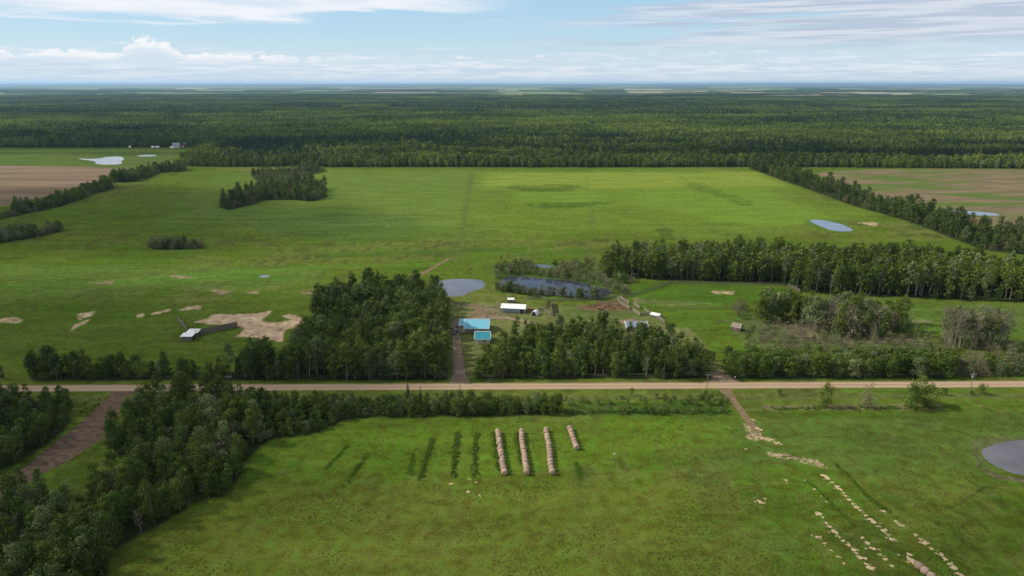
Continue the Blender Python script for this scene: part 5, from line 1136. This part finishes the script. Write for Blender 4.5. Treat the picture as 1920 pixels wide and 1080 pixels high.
def implement(px, py, rz, lab, s=1.0):
    T = empty('farm_implement', g(px, py), R(rz), lab, 'farm machine'); T.scale = (s, s, s)
    mb = MB(); mb.tube([(-1.6, 0, .6), (1.6, 0, .6)], .09, 5); mb.tube([(-1.2, 0, .6), (0, -1.8, .5), (1.2, 0, .6)], .07, 5); mb.box(-1.3, 1.3, -.3, .5, .7, 1.1); mb.build('frame', M['rust'], T)
    for x in (-1.7, 1.7): mb = MB(); mb.tube([(x-.06, 0, .5), (x+.06, 0, .5)], .5, 14); w = mb.build('wheel', M['rust'], T); mb = MB(); mb.tube([(x-.08, 0, .5), (x+.08, 0, .5)], .12, 8); mb.build('hub', M['dark'], w)
implement(1225, 620, 20, 'rusty red farm implement beside the open-fronted shed')
implement(995, 583, -15, 'rusty red implement behind the white arched shelter', 1.1)
fence('pipe_gate', 'rusty red gate between barn pen and corral', [(1025.5, 574), (1032, 573.5)], 1.3, 'rail', M['rust'], 2)
T = empty('climbing_frame', g(979, 622), R(8), 'white pipe frame standing half hidden at the back of the grove', 'frame')
for x in (-2.1, 2.1):
    for y in (-1.2, 1.2): mb = MB(); mb.tube([(x, y, 0), (x*.95, 0, 2.7)], .06, 5); mb.build('leg', M['white_paint'], T)
mb = MB(); mb.tube([(-2.2, 0, 2.75), (2.2, 0, 2.75)], .06, 5); mb.build('top_bar', M['white_paint'], T)
for x in (-1.1, .9): mb = MB(); mb.tube([(x, 0, 2.7), (x, 0, .55), (x+.45, 0, .55), (x+.45, 0, 2.7)], .025, 4); mb.build('swing', M['tyre'], T)
def sign(px, py, w, h, z, mat, name, lab, cat):
    T = empty(name, g(px, py), R(4), lab, cat); mb = MB(); mb.box(-w/2, w/2, -.03, .03, z, z+h); mb.build('panel', mat, T)
    for x in (-w*.35, w*.35): mb = MB(); mb.box(x-.04, x+.04, .031, .11, 0, z+h-.05); mb.build('post', M['post'], T)
sign(919, 713.5, 1.6, .45, .55, M['blue_paint'], 'roadside_sign', 'small blank blue sign at the foot of the grove right of the driveway', 'sign')
sign(1378, 711, .7, .6, .7, M['white_paint'], 'roadside_sign', 'tiny white sign at the foot of the shelterbelt by the pasture track', 'sign')
T = empty('marker_post', g(727, 428), 0, 'thin white marker post with a reddish foot alone in the big pasture', 'post')
mb = MB(); mb.tube([(0, 0, 0), (0, 0, 3.2)], .12, 6); mb.build('post', M['white_paint'], T); mb = MB(); mb.box(-.45, .45, -.45, .45, 0, .9); mb.build('base', M['rust'], T)

def heap():
    a, b = Vector(g(1083, 577)), Vector(g(1178, 576)); c = (a+b)/2; rx = (b-a).length/2; n = 56; V = []; F = []
    gx, gy = np.meshgrid(np.linspace(-1, 1, n), np.linspace(-1, 1, n)); r = np.hypot(gx, gy); X = c.x+gx*rx; Y = c.y+gy*5.8
    hh = np.clip(1-r, 0, 1)**.7*(0.3+1.9*fbm(X, Y, 4.5, 41, 4, .6))*1.0-.05
    V = np.stack([X.ravel(), Y.ravel(), hh.ravel()], 1); i = (np.arange(n-1)[:, None]*n+np.arange(n-1)).ravel()
    o = bpy.data.objects.new('manure_heap', np_mesh('manure_heap', V, np.stack([i, i+1, i+n+1, i+n], 1), [M['manure']])); COL.objects.link(o)
    tag(o, 'low brown manure heap in the middle of the corral', 'heap')
heap()
def logs():
    r = random.Random(4); proto = {}
    for v in range(3):
        mb = MB(); L = 4+2*v; mb.tube([(-L/2, 0, .16), (0, .1*v, .2), (L/2, 0, .14)], [.17, .14, .07], 6); mb.tube([(L*.1, 0, .2), (L*.3, .7, .6)], [.06, .02], 4); proto[v] = mb.mesh('fallen_log', M['bark'])
    for px, py in ((1442,612),(1455,616),(1478,606),(1490,611),(1500,616),(1508,609),(1516,620),(1528,613),(1540,619),(1552,615),(1566,622),(1590,630),(1618,634),(1640,636),(1655,634),(1668,640),(1690,643),(1712,640),(1735,647),(1440,628),(1432,634),(1447,634),(1858,650),(1845,655),(1575,637)):
        o = bpy.data.objects.new('fallen_log', proto[r.randrange(3)]); COL.objects.link(o); o.location = g(px, py); o.rotation_euler = (0, 0, r.uniform(-.7, .7)); tag(o, 'grey fallen log lying in the rough brush below the half-dead stand', 'log', 'fallen logs in the rough brush')
logs()

# ---------------------------------------------------------------- bales
def bale_mat():
    m, t, b = new_mat('straw_bale'); co = t.new('ShaderNodeTexCoord').outputs['Object']; X, Y, Z = t.sep(co)[:3]
    rad = t.m('SQRT', t.m('ADD', t.m('MULTIPLY', X, X), t.m('MULTIPLY', t.m('SUBTRACT', Z, .93), t.m('SUBTRACT', Z, .93))))
    sp = t.noise(t.xyz(t.m('MULTIPLY', rad, 14), Y, 0), 1.2, 3); n = t.noise(co, 5, 5, .7); n2 = t.noise(t.scale(co, (1, 6, 1)), 2.2, 4, .6)
    oi = t.new('ShaderNodeObjectInfo')
    side = t.mix(t.ss(n2, .35, .7), (.29, .20, .14), (.17, .12, .088)); end = t.mix(t.ss(sp, .35, .65), (.50, .33, .18), (.33, .205, .11))
    isend = t.ss(t.m('ABSOLUTE', Y), .80, .84)
    c = t.mix(isend, side, end); c = t.mix(t.ss(n, .3, .7, 0, .45), c, (.22, .15, .10)); c = t.mix(t.m('MULTIPLY', oi.outputs['Random'], .55), c, (.42, .30, .21))
    t.l.new(c, b.inputs['Base Color']); b.inputs['Roughness'].default_value = .95
    bp = t.new('ShaderNodeBump'); bp.inputs['Strength'].default_value = .9; bp.inputs['Distance'].default_value = .08; t.l.new(t.m('ADD', n, sp), bp.inputs['Height']); t.l.new(bp.outputs[0], b.inputs['Normal'])
    return m
M['bale'] = bale_mat()
def bale_mesh(seed):
    r = np.random.default_rng(seed); mb = MB(); S = 28; rings = [(-.84, 0), (-.86, .45), (-.82, .72), (-.68, .87), (-.42, .945), (0, .975), (.42, .945), (.68, .87), (.82, .72), (.86, .45), (.84, 0)]
    for y, q in rings:
        for k in range(S):
            a = 2*math.pi*k/S; rr = q*(1+.022*math.sin(3*a+seed)+r.uniform(-.012, .012)); z = .93+rr*math.sin(a); z = max(z, 0.0)+(.0 if z > .0 else 0)
            mb.v.append((rr*math.cos(a)*1.01, y+(r.uniform(-.015, .015) if q > .1 else 0), z))
    for i in range(len(rings)-1):
        for k in range(S): k2 = (k+1) % S; mb.f.append([i*S+k, (i+1)*S+k, (i+1)*S+k2, i*S+k2])
    me = mb.mesh('round_bale', M['bale'], True); return me
BM = [bale_mesh(s) for s in range(5)]
def bale(x, y, rz, lab, grp, s=1.0):
    o = bpy.data.objects.new('round_bale', random.choice(BM)); COL.objects.link(o); o.location = (x, y, 0); o.rotation_euler = (0, 0, rz); o.scale = (s, s, s)
    tag(o, lab, 'bale', grp)
random.seed(3)
for row, (a, b, n) in enumerate((((934, 813.5), (945, 889.5), 14), ((977.5, 813.5), (988, 889.5), 14), ((1024.5, 810), (1035, 889), 14), ((1069, 807.5), (1080.5, 842), 7))):
    A = Vector(g(*a)); B = Vector(g(*b)); d = B-A; rz = math.atan2(d.y, d.x)-math.pi/2
    nm = ('leftmost long', 'second long', 'third long', 'short rightmost')[row]
    for i in range(n):
        p = A+d*(i/(n-1)); front = i == n-1; back = i == 0
        lab = ('nearest bale, showing its round straw end, of the %s bale row' if front else 'farthest bale at the back end of the %s bale row' if back else 'round straw bale packed inside the %s bale row') % nm
        bale(p.x+random.uniform(-.2, .2), p.y, rz+random.uniform(-.06, .06), lab, 'round bales of the %s row' % nm, random.uniform(.92, 1.05))
for px, py, lab in ((1722, 1067, 'farthest of three grey round bales at the bottom right'), (1733, 1076, 'middle one of three grey round bales at the bottom right'), (1745, 1086, 'nearest of three grey round bales cut by the bottom edge')):
    x, y, _ = g(px, py); bale(x, y, R(38), lab, 'three loose bales at the bottom right')

# straw crumbs left where older bales stood
def crumbs():
    r = np.random.default_rng(8); V = []; F = []
    def one_pad(x, y, s, el, ang):
        n = 9; o = len(V); V.append((x, y, .05*s+.03))
        for ring, q, z in ((0, .6, .05), (1, 1.0, .004)):
            for k in range(n):
                a = 2*math.pi*k/n; q2 = q*s*r.uniform(.6, 1.3); u = math.cos(a)*q2*el; v = math.sin(a)*q2
                V.append((x+u*math.cos(ang)-v*math.sin(ang), y+u*math.sin(ang)+v*math.cos(ang), z*s+.003))
        for k in range(n):
            k2 = (k+1) % n; F.append((o, o+1+k, o+1+k2)); F.append((o+1+k, o+1+n+k, o+1+n+k2)); F.append((o+1+k, o+1+n+k2, o+1+k2))
    def pad(x, y, s, el, ang):
        one_pad(x, y, s*.62, el, ang)
        for _ in range(6): one_pad(x+r.normal()*s*.62, y+r.normal()*s*.5, s*r.uniform(.10, .36), r.uniform(1, 1.8), r.uniform(-.8, .8))
    rows = [([(1543,890),(1575,918),(1613,958),(1665,1002),(1682,1021)], 1.75, .95), ([(1510,900),(1525,915),(1566,957)], 3.2, .55), ([(1535,963),(1570,1004),(1600,1030),(1639,1074)], 1.75, .95),
            ([(1534,1006),(1557,1030),(1582,1056)], 1.8, .7), ([(1617,1008),(1650,1040),(1684,1072)], 1.75, .95), ([(1717,1002),(1743,1027),(1765,1040),(1790,1066),(1815,1090)], 1.7, 1.1), ([(1657,958),(1690,985),(1712,1000)], 1.9, .85)]
    for pts, st, s in rows:
        q = [Vector(g(*a)) for a in pts]
        for a, b in zip(q, q[1:]):
            L = (b-a).length; n = max(1, int(L/st)); ang = math.atan2((b-a).y, (b-a).x)
            for i in range(n):
                if r.uniform() < .04: continue
                p = a+(b-a)*((i+r.uniform(-.2, .2))/n); pad(p.x+r.uniform(-.15, .15), p.y, s*r.uniform(.55, 1.15), r.uniform(1.0, 1.5), r.uniform(-.3, .3))
    for px, py, s in ((854,840,.6),(856,860,.65),(857,866,.55),(858,877,.5),(845.5,907,.6),(877,921.5,.6),(880,898,.45),(892,858,.35),(900,929,.5),(901,932,.3),(1152,851,.5),(932,869,.4),(893,904,.4),(1412,787,.8),(1420,803,1.0),(1426,806,.9),(1405,800,.5),(1418,820,.7),(1428,822,.6),(1412,817,.5),(1447,824,.5),(1460,830,.6),(1465,833,.5),(1398,842,.5),(1455,853,.7),(1463,853,.5),(1478,859,.6),(1522,863,.5),(1542,871,.4),(1473,900,.6),(1475,905,.4),(1424,940,.9),(1435,935,.5),(1431,943,.6),(1708,1040,.8),(1706,1048,.9),(1712,1052,1.1),(1684,1040,.4),(1582,1056,.5)):
        x, y, _ = g(px, py); pad(x, y, s, r.uniform(1, 1.6), r.uniform(-.3, .3))
    m, t, b = new_mat('loose_straw'); pos = t.new('ShaderNodeNewGeometry').outputs['Position']
    t.l.new(t.mix(t.ss(t.noise(pos, 5, 5, .7), .3, .7), (.52, .39, .24), (.30, .21, .11)), b.inputs['Base Color']); b.inputs['Roughness'].default_value = 1
    me = bpy.data.meshes.new('straw_scraps'); me.from_pydata(V, [], F); me.update(); me.materials.append(m)
    o = bpy.data.objects.new('straw_scraps', me); COL.objects.link(o); tag(o, 'pale scraps of straw strewn in rows on the grass', 'straw', None, 'stuff')
crumbs()

# rank weeds growing in the old stack rows and coarse tufts on the near grass
def tufts():
    c = bpy.data.collections.new('tuft_models')
    for v in range(4):
        r = np.random.default_rng(700+v); n = 46; a = r.uniform(0, 6.28, n); q = np.sqrt(r.uniform(0, 1, n))*.5; h = r.uniform(.12, .55, n)*(1-q*.6)
        C = np.stack([q*np.cos(a), q*np.sin(a), h], 1); N = np.stack([np.cos(a)*.6, np.sin(a)*.6, np.ones(n)], 1)+r.normal(size=(n, 3))*.5; N /= np.linalg.norm(N, axis=1)[:, None]
        V, F, tn = leaf_quads(C, N, .26, r.uniform(0, 1, n), r); c.objects.link(bpy.data.objects.new('tuft_model_%d' % v, tint_mesh('tuft', V, F, tn, M['weed'])))
    r = np.random.default_rng(17); X = []; Y = []; S = []
    for pts, wd, n, s in ((((858,812),(850,895)), 1.0, 105, 1.1), (((893,812),(888,895)), 0.9, 95, 1.0), (((926,812),(936,880)), 0.9, 80, 1.1), (((970,812),(978,868)), 0.8, 70, 1.1), (((812,822),(788,900)), 1.2, 60, 0.9), (((1566,870),(1600,902),(1630,935),(1668,960)), 0.5, 130, 0.8), (((1512,900),(1550,935),(1600,985)), 0.5, 60, .7), (((1440,767),(1770,764)), 1.5, 120, 1.2)):
        q = [Vector(g(*a)) for a in pts]; L = [(q[i+1]-q[i]).length for i in range(len(q)-1)]
        for _ in range(n):
            k = r.choice(len(L), p=np.array(L)/sum(L)); p = q[k].lerp(q[k+1], r.uniform()); X.append(p.x+r.normal()*wd*.5); Y.append(p.y+r.normal()*wd*.5); S.append(s*r.uniform(.5, 1.3))
    gx, gy = scatter([tuple(g(*a)[:2]) for a in ((-50,1090),(1970,1090),(1970,775),(560,790),(470,870),(250,1010))], 1.25, 5)
    w = fbm(gx, gy, 11, 44, 4, .6); k = ~inside(gx, gy, P((1800,815),(2100,800),(2100,930),(1900,905),(1820,880))) & (w > .50) & (r.uniform(size=len(gx)) < (w-.48)*6)
    X += list(gx[k]); Y += list(gy[k]); S += list(r.uniform(.3, .9, k.sum())*.65)
    n = len(X); S = np.array(S)
    o = instancer('grass_tufts', c, np.stack([X, Y, np.zeros(n)], 1), r.integers(0, 4, n), np.stack([S, S, S*r.uniform(.6, 1.2, n)], 1), np.stack([np.zeros(n), np.zeros(n), r.uniform(0, 6.28, n)], 1))
    tag(o, 'coarse dark weed tufts in the near meadow', 'grass', None, 'stuff'); print('TUFTS', n)
M['weed'] = leaf_mat('meadow_weeds', [(0.050, 0.095, 0.004), (0.080, 0.135, 0.006), (0.13, 0.18, 0.016)])
tufts()

# ---------------------------------------------------------------- clouds that shade parts of the land (they hang high above, outside the frame)
def cloud_mat():
    m = bpy.data.materials.new('cloud_vapour'); m.use_nodes = True; t = NT(m.node_tree); t.n.clear()
    o = t.new('ShaderNodeOutputMaterial'); d = t.new('ShaderNodeBsdfDiffuse'); tr = t.new('ShaderNodeBsdfTransparent'); mx = t.new('ShaderNodeMixShader')
    t.put(d.inputs[0], (.9, .9, .9)); pos = t.new('ShaderNodeTexCoord').outputs['Object']
    X, Y, Z = t.sep(pos)[:3]; r = t.m('SQRT', t.m('ADD', t.m('MULTIPLY', X, X), t.m('MULTIPLY', Y, Y)))
    n = t.noise(pos, 2.3, 5, .6); f = t.m('SUBTRACT', t.m('ADD', 1.0, t.m('MULTIPLY', t.m('SUBTRACT', n, .5), 1.5)), r)
    t.l.new(t.ss(f, 0.0, .55, 0.0, .5), mx.inputs[0]); t.l.new(tr.outputs[0], mx.inputs[1]); t.l.new(d.outputs[0], mx.inputs[2]); t.l.new(mx.outputs[0], o.inputs[0])
    return m
M['cloud'] = cloud_mat()
def cloud(gx, gy, rx, ry, z=1500.0):
    """gx,gy: centre of its shadow on the land"""
    k = z/sd_.z; x = gx+sd_.x*k; y = gy+sd_.y*k; n = 28; V = []; F = []
    for side in (1, -1):
        for i in range(n+1):
            for j in range(n+1):
                u = i/n*2-1; v = j/n*2-1; q = max(0, 1-u*u)*max(0, 1-v*v)
                V.append((u, v, side*(.02+q*(.5 if side > 0 else .1)*(.6+.8*math.sin(5*u+x)*math.sin(4*v+y)*.5))))
    m = (n+1)**2
    for s in (0, 1):
        for i in range(n):
            for j in range(n):
                a = s*m+i*(n+1)+j; F.append((a, a+n+1, a+n+2, a+1) if s == 0 else (a, a+1, a+n+2, a+n+1))
    me = bpy.data.meshes.new('cloud'); me.from_pydata(V, [], F); me.update(); me.materials.append(M['cloud'])
    o = bpy.data.objects.new('cloud', me); COL.objects.link(o); o.location = (x, y, z); o.scale = (rx, ry, 120); tag(o, kind='structure')
CLOUDS = [(150, 25, 420, 170), (-700, 1250, 700, 110), (2200, 1900, 900, 150), (-300, 1800, 500, 90), (-260, 250, 260, 190), (-480, 620, 400, 240), (-900, 1500, 1100, 260), (900, 1150, 1000, 120), (500, 1075, 1200, 85), (-1500, 2900, 1500, 260), (1800, 4200, 2600, 420), (-2600, 2100, 900, 200), (500, 6600, 6500, 500)]
for c_ in CLOUDS: cloud(*c_)

# ---------------------------------------------------------------- haze
mb = MB(); mb.box(-58000, 58000, -3200, 58000, -1.6, 215)
hz = mb.build('haze', None); tag(hz, 'thin summer haze lying over the land', 'haze', None, 'stuff')
hm = bpy.data.materials.new('summer_haze'); hm.use_nodes = True; hn = hm.node_tree; hn.nodes.clear()
ho = hn.nodes.new('ShaderNodeOutputMaterial'); hv = hn.nodes.new('ShaderNodeVolumePrincipled')
hv.inputs['Color'].default_value = (0.42, 0.68, 1.0, 1); hv.inputs['Density'].default_value = 2.9e-5; hv.inputs['Anisotropy'].default_value = 0.3
hn.links.new(hv.outputs[0], ho.inputs['Volume']); hz.data.materials.append(hm)
